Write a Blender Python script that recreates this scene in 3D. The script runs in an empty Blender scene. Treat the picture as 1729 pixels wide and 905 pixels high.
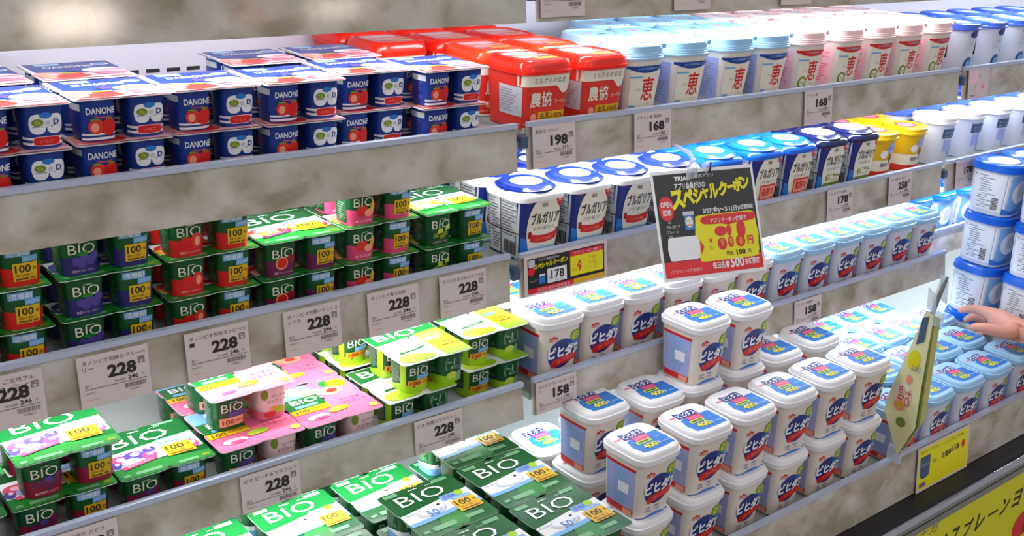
import bpy, math, random
from mathutils import Vector, Matrix
random.seed(7)
C = bpy.context.scene.collection
S = bpy.context.scene
Z0 = 1.5                       # height of the camera above the shop floor
R = math.radians
# ---------------------------------------------------------------- camera
cam = bpy.data.cameras.new('camera'); co = bpy.data.objects.new('camera', cam); C.objects.link(co)
cam.sensor_width = 36; cam.lens = 1866.8/1729*36; cam.clip_start = .02
yaw, pit, rol = R(40.22), R(19.80), R(3.13)
d = Vector((math.sin(yaw)*math.cos(pit), math.cos(yaw)*math.cos(pit), -math.sin(pit)))
r = Vector((math.cos(yaw), -math.sin(yaw), 0)); u = r.cross(d)
r2 = math.cos(rol)*r + math.sin(rol)*u; u2 = r2.cross(d)
co.matrix_world = Matrix(((r2.x, u2.x, -d.x, 0), (r2.y, u2.y, -d.y, 0), (r2.z, u2.z, -d.z, Z0), (0, 0, 0, 1)))
S.camera = co
# ---------------------------------------------------------------- light and exposure
w = bpy.data.worlds.new('shop_air'); S.world = w; w.use_nodes = True
bg = w.node_tree.nodes['Background']; bg.inputs[0].default_value = (.93, .93, 1.0, 1); bg.inputs[1].default_value = .36
S.view_settings.view_transform = 'Standard'; S.view_settings.look = 'None'
S.view_settings.gamma = 1; S.view_settings.use_curve_mapping = False
S.view_settings.exposure = 0.25
SHELF_W = 2.6                 # watts of each shelf light strip per metre
AISLE_W = 20.0
def area(name, loc, rot, sx, sy, power, col=(1, 1, 1), parent=None):
    l = bpy.data.lights.new(name, 'AREA'); l.shape = 'RECTANGLE'; l.size = sx; l.size_y = sy; l.energy = power; l.color = col
    o = bpy.data.objects.new(name, l); C.objects.link(o); o.location = loc; o.rotation_euler = rot
    if parent: o.parent = parent
    return o
area('aisle_ceiling_light', (1.0, -1.2, Z0+1.15), (R(35), 0, 0), 5, 1.2, AISLE_W, (1, .96, .92))
# ---------------------------------------------------------------- materials
M = {}
def lin(c):
    return tuple(((x/255)/12.92 if x/255 <= .04045 else ((x/255+.055)/1.055)**2.4) for x in c)
def mat(name, rgb, rough=.35, spec=.5, emit=0, metal=0, noise=0, bump=0, bscale=60, alpha=1, trans=0):
    m = bpy.data.materials.new(name); m.use_nodes = True; nt = m.node_tree; b = nt.nodes['Principled BSDF']
    c = lin(rgb)+(1,)
    b.inputs['Base Color'].default_value = c; b.inputs['Roughness'].default_value = rough
    b.inputs['Specular IOR Level'].default_value = spec; b.inputs['Metallic'].default_value = metal
    b.inputs['Alpha'].default_value = alpha; b.inputs['Transmission Weight'].default_value = trans
    if emit:
        b.inputs['Emission Color'].default_value = c; b.inputs['Emission Strength'].default_value = emit
    tc = nt.nodes.new('ShaderNodeTexCoord'); no = nt.nodes.new('ShaderNodeTexNoise'); no.inputs['Scale'].default_value = bscale
    nt.links.new(tc.outputs['Object'], no.inputs['Vector'])
    if noise:
        mx = nt.nodes.new('ShaderNodeMix'); mx.data_type = 'RGBA'; mx.inputs[6].default_value = c
        mx.inputs[7].default_value = tuple(x*(1-noise) for x in c[:3])+(1,)
        nt.links.new(no.outputs[0], mx.inputs[0]); nt.links.new(mx.outputs[2], b.inputs['Base Color'])
    if bump:
        bn = nt.nodes.new('ShaderNodeBump'); bn.inputs['Strength'].default_value = bump; bn.inputs['Distance'].default_value = .002
        nt.links.new(no.outputs[0], bn.inputs['Height']); nt.links.new(bn.outputs[0], b.inputs['Normal'])
    M[name] = m; return m
for n_, c_ in dict(navy=(30, 44, 124), danone_blue=(28, 62, 150), red=(214, 30, 28), tomato=(222, 52, 40), white=(238, 238, 242), cream=(238, 230, 212),
    pale=(205, 222, 205), green=(20, 104, 44), dgreen=(12, 72, 34), bgreen=(30, 128, 44), lime=(160, 205, 30), ygreen=(196, 216, 70),
    orange=(240, 170, 40), peach=(246, 160, 130), pink=(240, 120, 150), hotpink=(226, 70, 120), lpink=(250, 200, 210), purple=(110, 30, 80), violet=(80, 66, 150),
    sky=(120, 175, 225), lblue=(160, 208, 240), mblue=(40, 120, 205), black=(22, 22, 24), grey=(150, 152, 158), lgrey=(200, 202, 208), slate=(70, 90, 120),
    yellow=(236, 226, 10), brown=(120, 70, 40), gold=(226, 180, 20), wine=(150, 20, 60), maroon=(90, 20, 40), textgreen=(120, 150, 130), lilac=(170, 175, 225),
    teal=(60, 190, 190), signred=(222, 24, 40), darkred=(150, 20, 24), olive=(120, 140, 40)).items():
    mat(n_, c_, .32)
mat('berry', (48, 42, 112), .3)
mat('palegreen', (112, 170, 122), .3)
mat('lid_white', (240, 238, 240), .28, bump=.12, bscale=90)
mat('tub_white', (230, 218, 208), .34)
mat('tub_cool', (214, 216, 230), .34)
mat('lid_iceblue', (160, 205, 238), .28, bump=.12, bscale=90)
mat('lid_pinkish', (250, 212, 212), .3)
mat('lid_red', (240, 40, 22), .2)
mat('lid_orange', (246, 70, 30), .2)
mat('lid_navy', (28, 52, 150), .18)
mat('lid_blue', (16, 100, 215), .2)
mat('lid_dark', (22, 26, 74), .18)
mat('lid_gold', (232, 190, 20), .22)
mat('lid_cobalt', (70, 100, 205), .22)
mat('foil_white', (240, 240, 240), .22, bump=.25, bscale=45)
mat('foil_blush', (244, 186, 198), .25, bump=.25, bscale=45)
mat('foil_green', (14, 90, 38), .25, bump=.25, bscale=45)
mat('foil_pink', (238, 116, 156), .25, bump=.2, bscale=45)
mat('cup_blue', (26, 56, 140), .3)
mat('cup_green', (18, 84, 40), .3)
mat('cup_pink', (236, 205, 205), .3)
mat('card', (222, 206, 204), .5, noise=.05)
mat('ink', (40, 34, 34), .6)
mat('softink', (120, 112, 112), .6)
mat('acrylic', (190, 198, 220), .12, noise=.08, bscale=12)
mat('shelf_white', (160, 166, 162), .35, noise=.08, bscale=8)
mat('panel_white', (226, 222, 236), .4, noise=.06, bscale=5)
mat('slot_dark', (30, 30, 36), .6)
mat('steel', (190, 192, 196), .22, metal=1, noise=.15, bscale=7)
mat('rubber', (26, 24, 24), .5, noise=.3, bscale=30)
mat('banner_yellow', (226, 222, 10), .4, noise=.08, bscale=4)
mat('dull_yellow', (206, 200, 120), .2, noise=.2, bscale=18)
mat('offer_yellow', (246, 244, 186), .15, noise=.15, bscale=20)
mat('clear', (225, 232, 240), .08, alpha=.45)
mat('film', (240, 246, 250), .1, alpha=.28, bump=.6, bscale=50)
mat('tube', (255, 252, 248), .5, emit=6)
mat('lampface', (255, 240, 225), .5, emit=26); mat('lampdim', (255, 190, 180), .5, emit=5)
mat('floor_vinyl', (150, 146, 140), .3, noise=.15, bscale=3)
mat('skin', (226, 160, 140), .5, noise=.08, bscale=30); mat('nail', (236, 180, 165), .3)
def marble():
    m = bpy.data.materials.new('marble_print'); m.use_nodes = True; nt = m.node_tree; b = nt.nodes['Principled BSDF']
    tc = nt.nodes.new('ShaderNodeTexCoord'); mp = nt.nodes.new('ShaderNodeMapping'); mp.inputs['Scale'].default_value = (1, 1, 1.4)
    n1 = nt.nodes.new('ShaderNodeTexNoise'); n1.inputs['Scale'].default_value = 12; n1.inputs['Detail'].default_value = 5; n1.inputs['Distortion'].default_value = .6
    n2 = nt.nodes.new('ShaderNodeTexNoise'); n2.inputs['Scale'].default_value = 34; n2.inputs['Detail'].default_value = 3
    r1 = nt.nodes.new('ShaderNodeValToRGB'); e = r1.color_ramp.elements
    e[0].position = .34; e[0].color = lin((158, 147, 128))+(1,); e[1].position = .70; e[1].color = lin((208, 202, 194))+(1,)
    k = r1.color_ramp.elements.new(.48); k.color = lin((184, 174, 158))+(1,)
    r2_ = nt.nodes.new('ShaderNodeValToRGB'); e = r2_.color_ramp.elements
    e[0].position = .56; e[0].color = (0, 0, 0, 1); e[1].position = .74; e[1].color = (1, 1, 1, 1)
    mx = nt.nodes.new('ShaderNodeMix'); mx.data_type = 'RGBA'; mx.inputs[7].default_value = lin((134, 112, 84))+(1,)
    sc = nt.nodes.new('ShaderNodeMath'); sc.operation = 'MULTIPLY'; sc.inputs[1].default_value = .30
    L = nt.links.new
    L(tc.outputs['Object'], mp.inputs[0]); L(mp.outputs[0], n1.inputs['Vector']); L(mp.outputs[0], n2.inputs['Vector'])
    L(n1.outputs[0], r1.inputs[0]); L(n2.outputs[0], r2_.inputs[0]); L(r2_.outputs[0], sc.inputs[0]); L(sc.outputs[0], mx.inputs[0])
    L(r1.outputs[0], mx.inputs[6]); L(mx.outputs[2], b.inputs['Base Color'])
    b.inputs['Roughness'].default_value = .09; b.inputs['Specular IOR Level'].default_value = .5
    M['marble'] = m
marble()
# ---------------------------------------------------------------- mesh builder
_txt = {}
def glyphs(s, bold):
    if (s, bold) in _txt: return _txt[(s, bold)]
    cu = bpy.data.curves.new('t', 'FONT'); cu.body = s; cu.resolution_u = 2; cu.offset = bold
    ob = bpy.data.objects.new('t', cu); me = ob.to_mesh()
    vs = [(v.co.x, v.co.y) for v in me.vertices]; fs = [tuple(p.vertices) for p in me.polygons]
    ob.to_mesh_clear(); bpy.data.objects.remove(ob); bpy.data.curves.remove(cu)
    if vs:
        x0 = min(v[0] for v in vs); x1 = max(v[0] for v in vs); y0 = min(v[1] for v in vs); y1 = max(v[1] for v in vs)
        vs = [((v[0]-(x0+x1)/2), (v[1]-(y0+y1)/2)) for v in vs]
        bb = (x1-x0, y1-y0)
    else: bb = (1, 1)
    _txt[(s, bold)] = (vs, fs, bb); return _txt[(s, bold)]
class MB:
    def __init__(s): s.v = []; s.f = []; s.m = []; s.mats = []; s.c = 0
    def kk(s, k): s.c += .035; return k+s.c
    def mi(s, m):
        if m not in s.mats: s.mats.append(m)
        return s.mats.index(m)
    def add(s, vs, fs, m):
        b = len(s.v); s.v += [tuple(v) for v in vs]; i = s.mi(m)
        for f in fs: s.f.append(tuple(b+k for k in f)); s.m.append(i)
    def grid(s, fn, nu, nv, m):
        vs = [fn(i/nu, j/nv) for j in range(nv+1) for i in range(nu+1)]
        fs = [(j*(nu+1)+i, j*(nu+1)+i+1, (j+1)*(nu+1)+i+1, (j+1)*(nu+1)+i) for j in range(nv) for i in range(nu)]
        s.add(vs, fs, m)
    def strip(s, fn, v0, v1, L, Rr, m, k=1, nu=8, nv=6):
        k = s.kk(k)
        def g(a, b):
            v = v0+(v1-v0)*b; l = L(v) if callable(L) else L; q = Rr(v) if callable(Rr) else Rr
            return fn(l+(q-l)*a, v, k)
        s.grid(g, nu, nv, m)
    def rect(s, fn, u0, v0, u1, v1, m, k=1, nu=None, nv=1):
        s.strip(fn, v0, v1, u0, u1, m, k, nu or max(1, int(abs(u1-u0)/.006)), nv)
    def band(s, fn, u0, u1, lo, hi, m, k=1, nu=14, nv=2):   # lo/hi functions of u
        k = s.kk(k)
        def g(a, b):
            uu = u0+(u1-u0)*a; l = lo(uu) if callable(lo) else lo; h = hi(uu) if callable(hi) else hi
            return fn(uu, l+(h-l)*b, k)
        s.grid(g, nu, nv, m)
    def ell(s, fn, cu, cv, ru, rv, m, k=1, n=18, p=1.0):
        s.band(fn, cu-ru, cu+ru, lambda x: cv-rv*max(0, 1-abs((x-cu)/ru)**(2*p))**(.5/p), lambda x: cv+rv*max(0, 1-abs((x-cu)/ru)**(2*p))**(.5/p), m, k, n, 2)
    def poly(s, fn, pts, m, k=1):
        k = s.kk(k)
        s.add([fn(a, b, k) for a, b in pts], [tuple(range(len(pts)))], m)
    def text(s, fn, t, cu, cv, h, m, w=None, k=2, bold=.0, shear=0, rot=0):
        k = s.kk(k)
        vs, fs, (bw, bh) = glyphs(t, bold)
        sy = h/bh; sx = (w/bw) if w else sy
        c, q = math.cos(rot), math.sin(rot)
        out = []
        for x, y in vs:
            x, y = x*sx+shear*y*sy, y*sy
            out.append(fn(cu+x*c-y*q, cv+x*q+y*c, k))
        s.add(out, fs, m)
    def loft(s, rings, m, cap0=True, cap1=True, ms=None):
        n = len(rings[0]); vs = [p for r_ in rings for p in r_]
        for j in range(len(rings)-1):
            b = len(s.v)
        b0 = len(s.v); s.v += [tuple(v) for v in vs]
        for j in range(len(rings)-1):
            i = s.mi(ms[j] if ms else m)
            for a in range(n):
                s.f.append((b0+j*n+a, b0+j*n+(a+1) % n, b0+(j+1)*n+(a+1) % n, b0+(j+1)*n+a)); s.m.append(i)
        if cap0: s.f.append(tuple(b0+a for a in reversed(range(n)))); s.m.append(s.mi(ms[0] if ms else m))
        if cap1: s.f.append(tuple(b0+(len(rings)-1)*n+a for a in range(n))); s.m.append(s.mi(ms[-1] if ms else m))
    def box(s, x0, y0, z0, x1, y1, z1, m):
        s.add([(x0, y0, z0), (x1, y0, z0), (x1, y1, z0), (x0, y1, z0), (x0, y0, z1), (x1, y0, z1), (x1, y1, z1), (x0, y1, z1)],
              [(3, 2, 1, 0), (4, 5, 6, 7), (0, 1, 5, 4), (1, 2, 6, 5), (2, 3, 7, 6), (3, 0, 4, 7)], m)
    def prism_x(s, prof, x0, x1, m):      # prof: list of (y,z), counter-clockwise seen from +x
        n = len(prof); vs = [(x0, y, z) for y, z in prof]+[(x1, y, z) for y, z in prof]
        s.add(vs, [(a, (a+1) % n, n+(a+1) % n, n+a) for a in range(n)]+[tuple(reversed(range(n))), tuple(range(n, 2*n))], m)
    def tube(s, pts, rad, m, n=12):
        rings = []
        for i, p in enumerate(pts):
            a = Vector(pts[max(0, i-1)]); b = Vector(pts[min(len(pts)-1, i+1)]); t = (b-a).normalized()
            h = t.orthogonal().normalized() if abs(t.z) > .9 else t.cross(Vector((0, 0, 1))).normalized(); g = t.cross(h)
            rings.append([tuple(Vector(p)+rad*(math.cos(2*math.pi*q/n)*h+math.sin(2*math.pi*q/n)*g)) for q in range(n)])
        s.loft(rings, m)
    def mesh(s, name, smooth=False):
        me = bpy.data.meshes.new(name); me.from_pydata(s.v, [], s.f); me.update()
        for m in s.mats: me.materials.append(M[m])
        me.polygons.foreach_set('material_index', s.m)
        if smooth:
            me.polygons.foreach_set('use_smooth', [True]*len(me.polygons)); me.set_sharp_from_angle(angle=R(38))
        return me
def link(name, me, parent=None, loc=(0, 0, 0), rz=0):
    o = bpy.data.objects.new(name, me); C.objects.link(o); o.location = loc; o.rotation_euler = (0, 0, rz)
    if parent: o.parent = parent
    return o
def tag(o, label, cat, group=None, kind=None):
    if label: o['label'] = label
    if cat: o['category'] = cat
    if group: o['group'] = group
    if kind: o['kind'] = kind
    return o
def thing(name, label, cat, loc=(0, 0, 0), rz=0, group=None):
    o = bpy.data.objects.new(name, None); C.objects.link(o); o.location = loc; o.rotation_euler = (0, 0, rz); o.empty_display_size = .02
    return tag(o, label, cat, group)
def sq(a, z, n=4, N=44, cx=0, cy=0, b=None):
    b = b or a; o = []
    for i in range(N):
        t = 2*math.pi*i/N; c, q = math.cos(t), math.sin(t)
        o.append((cx+a*math.copysign(abs(c)**(2/n), c), cy+b*math.copysign(abs(q)**(2/n), q), z))
    return o
def wall(a0, a1, h, n=5, side=0, cx=0, cy=0, z0=0):
    """label coordinates (u across the face, v height) -> a point on the side wall of a tapered rounded-square pot"""
    c, s_ = [(1, 0), (0, -1), (-1, 0), (0, 1)][side]
    def fn(uu, v, k=1):
        a = a0+(a1-a0)*v/h; x = max(-.985*a, min(.985*a, uu*a/a1)); y = -(a**n-abs(x)**n)**(1/n)
        f = 1+(.0002+.00022*k)/a; x *= f; y *= f
        return (cx+x*c-y*s_, cy+x*s_+y*c, z0+v)
    return fn
def flat(z, sx=1):
    return lambda uu, v, k=1: (uu, v, z+.0002*k)
def pot(m, a0, a1, h, n, mt, N=44, cx=0, cy=0, z0=0, foot=.002):
    m.loft([sq(a0-.002, z0, n, N, cx, cy), sq(a0, z0+foot, n, N, cx, cy)]+[sq(a0+(a1-a0)*t, z0+foot+(h-foot)*t, n, N, cx, cy) for t in (.33, .66, 1)], mt)
# ================================================================ product prototypes: {part name: [(mesh, offset)]}
def lines(m, fn, u0, v0, u1, v1, mt, n=8, k=2, seed=1):
    rr = random.Random(seed); dv = (v1-v0)/n
    for i in range(n):
        e = u0+(u1-u0)*rr.uniform(.6, 1)
        m.rect(fn, u0, v0+i*dv+dv*.25, e, v0+i*dv+dv*.7, mt, k, nu=2)
def sheet(w, z, th, mt, notch=.003, rc=.006):
    """scalloped foil lid of a four-cup pack, x and y from 0 to w"""
    m = MB(); h = w/2; pts = []
    def side(ax, ay, bx, by):
        o = []
        L = w-2*rc
        for t in [0, .2, .4, .44, .5, .56, .6, .8, 1]:
            q = rc+L*t; dn = notch*max(0, 1-abs(t-.5)/.09)
            o.append((q, dn))
        return o
    for q, dn in side(0, 0, 1, 0): pts.append((q, dn))
    for a in (-60, -30): pts.append((w-rc+rc*math.cos(R(a)), rc+rc*math.sin(R(a))))
    for q, dn in side(0, 0, 1, 0): pts.append((w-dn, q))
    for a in (30, 60): pts.append((w-rc+rc*math.cos(R(a)), w-rc+rc*math.sin(R(a))))
    for q, dn in side(0, 0, 1, 0): pts.append((w-q, w-dn))
    for a in (120, 150): pts.append((rc+rc*math.cos(R(a)), w-rc+rc*math.sin(R(a))))
    for q, dn in side(0, 0, 1, 0): pts.append((dn, w-q))
    for a in (210, 240): pts.append((rc+rc*math.cos(R(a)), rc+rc*math.sin(R(a))))
    lo, hi = [(x, y, z-th) for x, y in pts], [(x, y, z) for x, y in pts]; n = len(pts)
    m.loft([lo, hi], 'pale', False, False); m.add(lo, [tuple(reversed(range(n)))], mt); m.add(hi, [tuple(range(n))], mt)
    return m
W4 = .126; H4 = .0530; P4 = .063
A0, A1 = .0222, .0255
def fruit(m, fn, kind, cu, cv, s=1.0, k=3):
    if kind == 'strawberry':
        m.ell(fn, cu-.006*s, cv, .0065*s, .006*s, 'red', k); m.ell(fn, cu+.005*s, cv+.001*s, .0058*s, .0075*s, 'tomato', k+1); m.ell(fn, cu+.006*s, cv, .003*s, .005*s, 'peach', k+2, n=8)
        m.ell(fn, cu-.008*s, cv+.006*s, .003*s, .0012*s, 'bgreen', k+2, n=6)
    elif kind == 'blueberry':
        for a, b in ((-.008, -.001), (0, .002), (.006, -.002), (-.003, -.004), (.009, .003)): m.ell(fn, cu+a*s, cv+b*s, .0045*s, .0042*s, 'violet', k+1, n=10)
        m.ell(fn, cu-.002*s, cv+.006*s, .006*s, .002*s, 'bgreen', k+2, n=8)
    elif kind == 'fig':
        m.ell(fn, cu-.004*s, cv, .0075*s, .0072*s, 'peach', k, n=14); m.ell(fn, cu-.004*s, cv, .006*s, .0058*s, 'red', k+1, n=14)
        m.ell(fn, cu+.007*s, cv+.004*s, .005*s, .0045*s, 'darkred', k+1, n=10)
    elif kind == 'peach':
        m.ell(fn, cu-.004*s, cv+.001*s, .0075*s, .0065*s, 'tomato', k, n=14); m.ell(fn, cu+.005*s, cv-.002*s, .006*s, .0045*s, 'peach', k+1, n=10); m.ell(fn, cu+.010*s, cv+.004*s, .0035*s, .006*s, 'orange', k+1, n=10)
    elif kind == 'aloe':
        for a, b in ((-.009, -.003), (-.003, .002), (.004, -.002), (.008, .005), (0, -.005)): m.poly(fn, [(cu+(a-.004)*s, cv+(b-.003)*s), (cu+(a+.004)*s, cv+(b-.002)*s), (cu+(a+.003)*s, cv+(b+.004)*s), (cu+(a-.003)*s, cv+(b+.003)*s)], 'ygreen' if b > 0 else 'olive', k+1)
    elif kind == 'grape':
        for a, b in ((-.009, -.001), (-.002, .001), (.005, -.001), (.001, -.005), (.010, .004)): m.ell(fn, cu+a*s, cv+b*s, .0046*s, .0044*s, 'purple', k+1, n=10)
        m.ell(fn, cu+.001*s, cv+.003*s, .004*s, .003*s, 'violet', k+2, n=8)
def badge100(m, fn, cu, cv, s=1.0, k=3):
    m.rect(fn, cu-.011*s, cv-.0085*s, cu+.011*s, cv+.0085*s, 'gold', k, nu=3); m.text(fn, '100', cu-.002*s, cv+.003*s, .0075*s, 'ink', w=.014*s, k=k+1, bold=.02)
    m.text(fn, '億', cu+.0085*s, cv+.0025*s, .003*s, 'ink', k=k+1); m.text(fn, '個が届く', cu-.001*s, cv-.0032*s, .0028*s, 'brown', w=.016*s, k=k+1); m.rect(fn, cu-.009*s, cv-.0075*s, cu+.009*s, cv-.0058*s, 'brown', k+1, nu=2)
def biotext(m, fn, cu, cv, h, w, mt='cream', k=4):
    m.text(fn, 'BIO', cu, cv, h*1.22, mt, w=w*1.06, k=k, bold=-.004); m.rect(fn, cu-w*.12, cv+h*.72, cu+w*.22, cv+h*.80, mt, k, nu=1)
def bio_cup(band, fr, which, label=True):
    m = MB(); pot(m, A0, A1, .0520, 3.4, 'cup_green', 36)
    F = wall(A0, A1, .0520, 3.4); L = wall(A0, A1, .0520, 3.4, 1)
    wv = lambda x: .0205+.0035*math.sin(x*90)
    for fn in (F, L): m.band(fn, -.027, .027, .0008, wv, band, 1)
    if which == 'logo':
        biotext(m, F, .0, .0345, .0105, .030); fruit(m, F, fr, .003, .0205, 1.3)
        m.text(F, {'strawberry': '完熟ストロベリー', 'blueberry': '旬摘みブルーベリー', 'fig': '芳醇いちじくミックス', 'peach': '香る白桃', 'aloe': 'ぷるぷるアロエ', 'grape': '贅沢搾りぶどう'}[fr], .001, .0065, .0036, 'lpink', w=.030, k=4)
    else:
        m.rect(F, -.018, .038, .010, .0475, 'sky', 2, nu=3); m.text(F, '倍増期', -.004, .0428, .0075, 'white', w=.025, k=3, bold=.01)
        m.rect(F, .0, .0305, .018, .038, 'sky', 3, nu=2); m.text(F, 'パワー', .009, .0342, .0045, 'white', w=.014, k=4)
        badge100(m, F, .003, .0185, 1.3)
    m.rect(L, -.021, .004, .016, .047, 'cup_green', 2, nu=5); lines(m, L, -.019, .006, .014, .045, 'textgreen', 11, 3)
    return m.mesh('cup', True)
def bio_lid(fr, foil='foil_green', fruitcols=('tomato', 'orange', 'red'), ribbon='hotpink'):
    m = sheet(W4, H4, .0011, foil); F = flat(H4)
    
    m.band(F, .002, .124, lambda x: .050+.25*(x-.06)**1*.1, lambda x: .072+.1*max(0, x-.02), 'white', 1, 16)
    m.band(F, .002, .124, lambda x: .030+.06*x, lambda x: .052, 'white', 1, 16)
    m.band(F, .001, .125, .0015, lambda x: .028+.006*math.sin(x*40), 'bgreen', 1, 16)
    m.text(F, 'BIO', .058, .096, .026, 'white', w=.078, k=4, bold=-.004); m.rect(F, .050, .1155, .066, .1172, 'white', 4)
    for a in range(5): m.ell(F, .080+.0035*a, .1155, .0009, .0009, 'white', 4, 6)
    m.rect(F, .086, .118, .116, .1235, 'palegreen', 3); m.rect(F, .010, .1165, .030, .1235, 'palegreen', 3)
    m.rect(F, .022, .006, .056, .013, 'palegreen', 3); m.rect(F, .078, .005, .104, .011, 'palegreen', 3); m.rect(F, .110, .006, .120, .013, 'olive', 3); m.rect(F, .006, .006, .014, .012, 'palegreen', 3)
    fc = fruitcols
    for a, b, ra, rb, c in ((.016, .050, .014, .013, fc[0]), (.036, .054, .014, .012, fc[1]), (.028, .040, .013, .010, fc[2]), (.112, .046, .009, .011, fc[0]), (.070, .050, .011, .013, fc[2]), (.054, .046, .010, .009, fc[0]), (.058, .060, .009, .007, fc[1]), (.008, .040, .007, .009, fc[1])):
        m.ell(F, a, b, ra, rb, c, 4, 12); m.ell(F, a+.002, b+.003, ra*.45, rb*.4, 'lpink', 5, 8)
    m.band(F, .012, .060, lambda x: .0225+.2*(x-.012), lambda x: .031+.2*(x-.012), ribbon, 6, 8); m.text(F, {'strawberry': '完熟ストロベリー', 'blueberry': '旬摘みブルーベリー', 'fig': '芳醇いちじくミックス', 'peach': '香る白桃', 'aloe': 'ぷるぷるアロエ', 'grape': '贅沢搾りぶどう'}.get(fr, '脂肪0'), .036, .0315, .0045, 'white', w=.036, k=8, rot=.19)
    m.rect(F, .074, .066, .106, .0785, 'sky', 5); m.text(F, '倍増期', .090, .0725, .0085, 'white', w=.027, k=6, bold=.01); m.rect(F, .096, .058, .119, .067, 'sky', 5)
    m.text(F, 'パワー', .107, .0625, .006, 'white', w=.017, k=6)
    badge100(m, F, .092, .043, 1.75, 6)
    m.poly(F, [(.060, .063), (.063, .060), (.066, .063), (.063, .066)], 'black', 7)
    m.poly(F, [(.058, .0005), (.063, .0045), (.068, .0005)], 'black', 7)
    return m.mesh('lid')
def plain_lid(fifty=False):
    m = sheet(W4, H4, .0011, 'foil_green'); F = flat(H4)
    m.ell(F, .063, .122, .03, .02, 'bgreen', 1) if False else None
    m.band(F, .001, .125, .040, lambda x: .066+.13*max(0, x-.01), 'foil_white', 2, 16)
    m.band(F, .001, .125, lambda x: .034+.08*max(0, x-.03), lambda x: .042+.09*max(0, x-.03), 'sky', 3, 16)
    m.ell(F, .063, .022, .022, .020, 'bgreen', 1)
    m.ell(F, .048, .056, .026, .012, 'lgrey', 4); m.ell(F, .049, .058, .0225, .0098, 'white', 5); m.band(F, .004, .024, .060, .0635, 'lgrey', 4, 4)
    m.text(F, 'BIO', .056, .096, .026, 'white', w=.078, k=5, bold=-.004); m.rect(F, .048, .1155, .064, .1172, 'white', 4)
    for a in range(5): m.ell(F, .078+.0035*a, .1155, .0009, .0009, 'white', 4, 6)
    for a, b, c, e in ((.090, .114, .116, .122), (.008, .114, .030, .122), (.022, .010, .060, .020), (.078, .012, .108, .020), (.006, .012, .016, .018)): m.rect(F, a, b, c, e, 'palegreen', 3)
    m.rect(F, .074, .066, .102, .0785, 'sky', 5); m.rect(F, .0765, .0675, .0995, .077, 'lilac', 6); m.text(F, '倍増期', .088, .072, .0085, 'mblue', w=.021, k=7, bold=.01)
    m.rect(F, .088, .058, .119, .0665, 'sky', 6); m.text(F, 'パワーアップ', .1035, .0622, .006, 'white', w=.026, k=7); m.ell(F, .106, .074, .008, .006, 'lime', 6, 10)
    badge100(m, F, .100, .044, 1.75, 6)
    if fifty: m.text(F, '50', .046, .050, .014, 'mblue', w=.017, k=7); m.text(F, '%オフ', .062, .052, .007, 'mblue', w=.014, k=7); m.text(F, 'カロリー', .026, .043, .005, 'lilac', w=.017, k=7)
    m.poly(F, [(.060, .063), (.063, .060), (.066, .063), (.063, .066)], 'black', 8); m.poly(F, [(.058, .0005), (.063, .0045), (.068, .0005)], 'black', 8)
    return m.mesh('lid')
def plain_cup(which):
    m = MB(); pot(m, A0, A1, .0520, 3.4, 'cup_green', 36); F = wall(A0, A1, .0520, 3.4); L = wall(A0, A1, .0520, 3.4, 1)
    for fn in (F, L): m.band(fn, -.027, .027, .0008, .013, 'sky', 1); m.band(fn, -.027, .027, .013, lambda x: .018+.003*math.sin(x*90), 'white', 1)
    if which == 'logo': biotext(m, F, 0, .0345, .0105, .030)
    else: badge100(m, F, .004, .0225)
    lines(m, L, -.019, .02, .014, .045, 'textgreen', 7, 3)
    return m.mesh('cup', True)
def blue_cup():
    m = MB(); pot(m, A0, A1, .0520, 3.4, 'lgrey', 36)
    for s_ in range(4): m.band(wall(A0, A1, .0520, 3.4, s_), -.0275, .0275, .0006, .026, 'sky', 1); m.band(wall(A0, A1, .0520, 3.4, s_), -.0275, .0275, .026, .029, 'lilac', 1)
    return m.mesh('cup', True)
def pink_lid():
    m = sheet(W4, H4, .0011, 'foil_pink'); F = flat(H4)
    m.rect(F, .001, .088, .062, .124, 'sky', 1); m.ell(F, .04, .108, .016, .011, 'white', 2); m.ell(F, .105, .104, .016, .014, 'lime', 3); m.ell(F, .090, .110, .010, .010, 'bgreen', 2)
    m.ell(F, .086, .086, .020, .013, 'peach', 3); m.ell(F, .088, .086, .009, .006, 'tomato', 4); m.ell(F, .060, .094, .018, .010, 'peach', 3)
    m.rect(F, .002, .055, .062, .088, 'green', 4); m.text(F, 'BIO', .036, .077, .014, 'white', w=.044, k=5, bold=.015); m.rect(F, .014, .058, .050, .065, 'sky', 5)
    m.rect(F, .002, .040, .062, .055, 'gold', 4); m.text(F, '100', .018, .047, .009, 'ink', w=.020, k=5, bold=.01); m.text(F, '億 個が届く', .044, .048, .004, 'brown', w=.026, k=5)
    m.text(F, 'ピーチ＆', .098, .052, .008, 'maroon', w=.030, k=5); m.text(F, 'マスカット', .098, .040, .009, 'maroon', w=.040, k=5)
    m.ell(F, .030, .022, .018, .008, 'lpink', 3); m.ell(F, .032, .018, .012, .004, 'hotpink', 4); m.ell(F, .068, .030, .015, .007, 'lime', 5); m.ell(F, .060, .028, .010, .006, 'ygreen', 6); m.ell(F, .116, .014, .007, .006, 'ygreen', 5)
    m.poly(F, [(.060, .068), (.063, .065), (.066, .068), (.063, .071)], 'black', 8)
    return m.mesh('lid')
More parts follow.
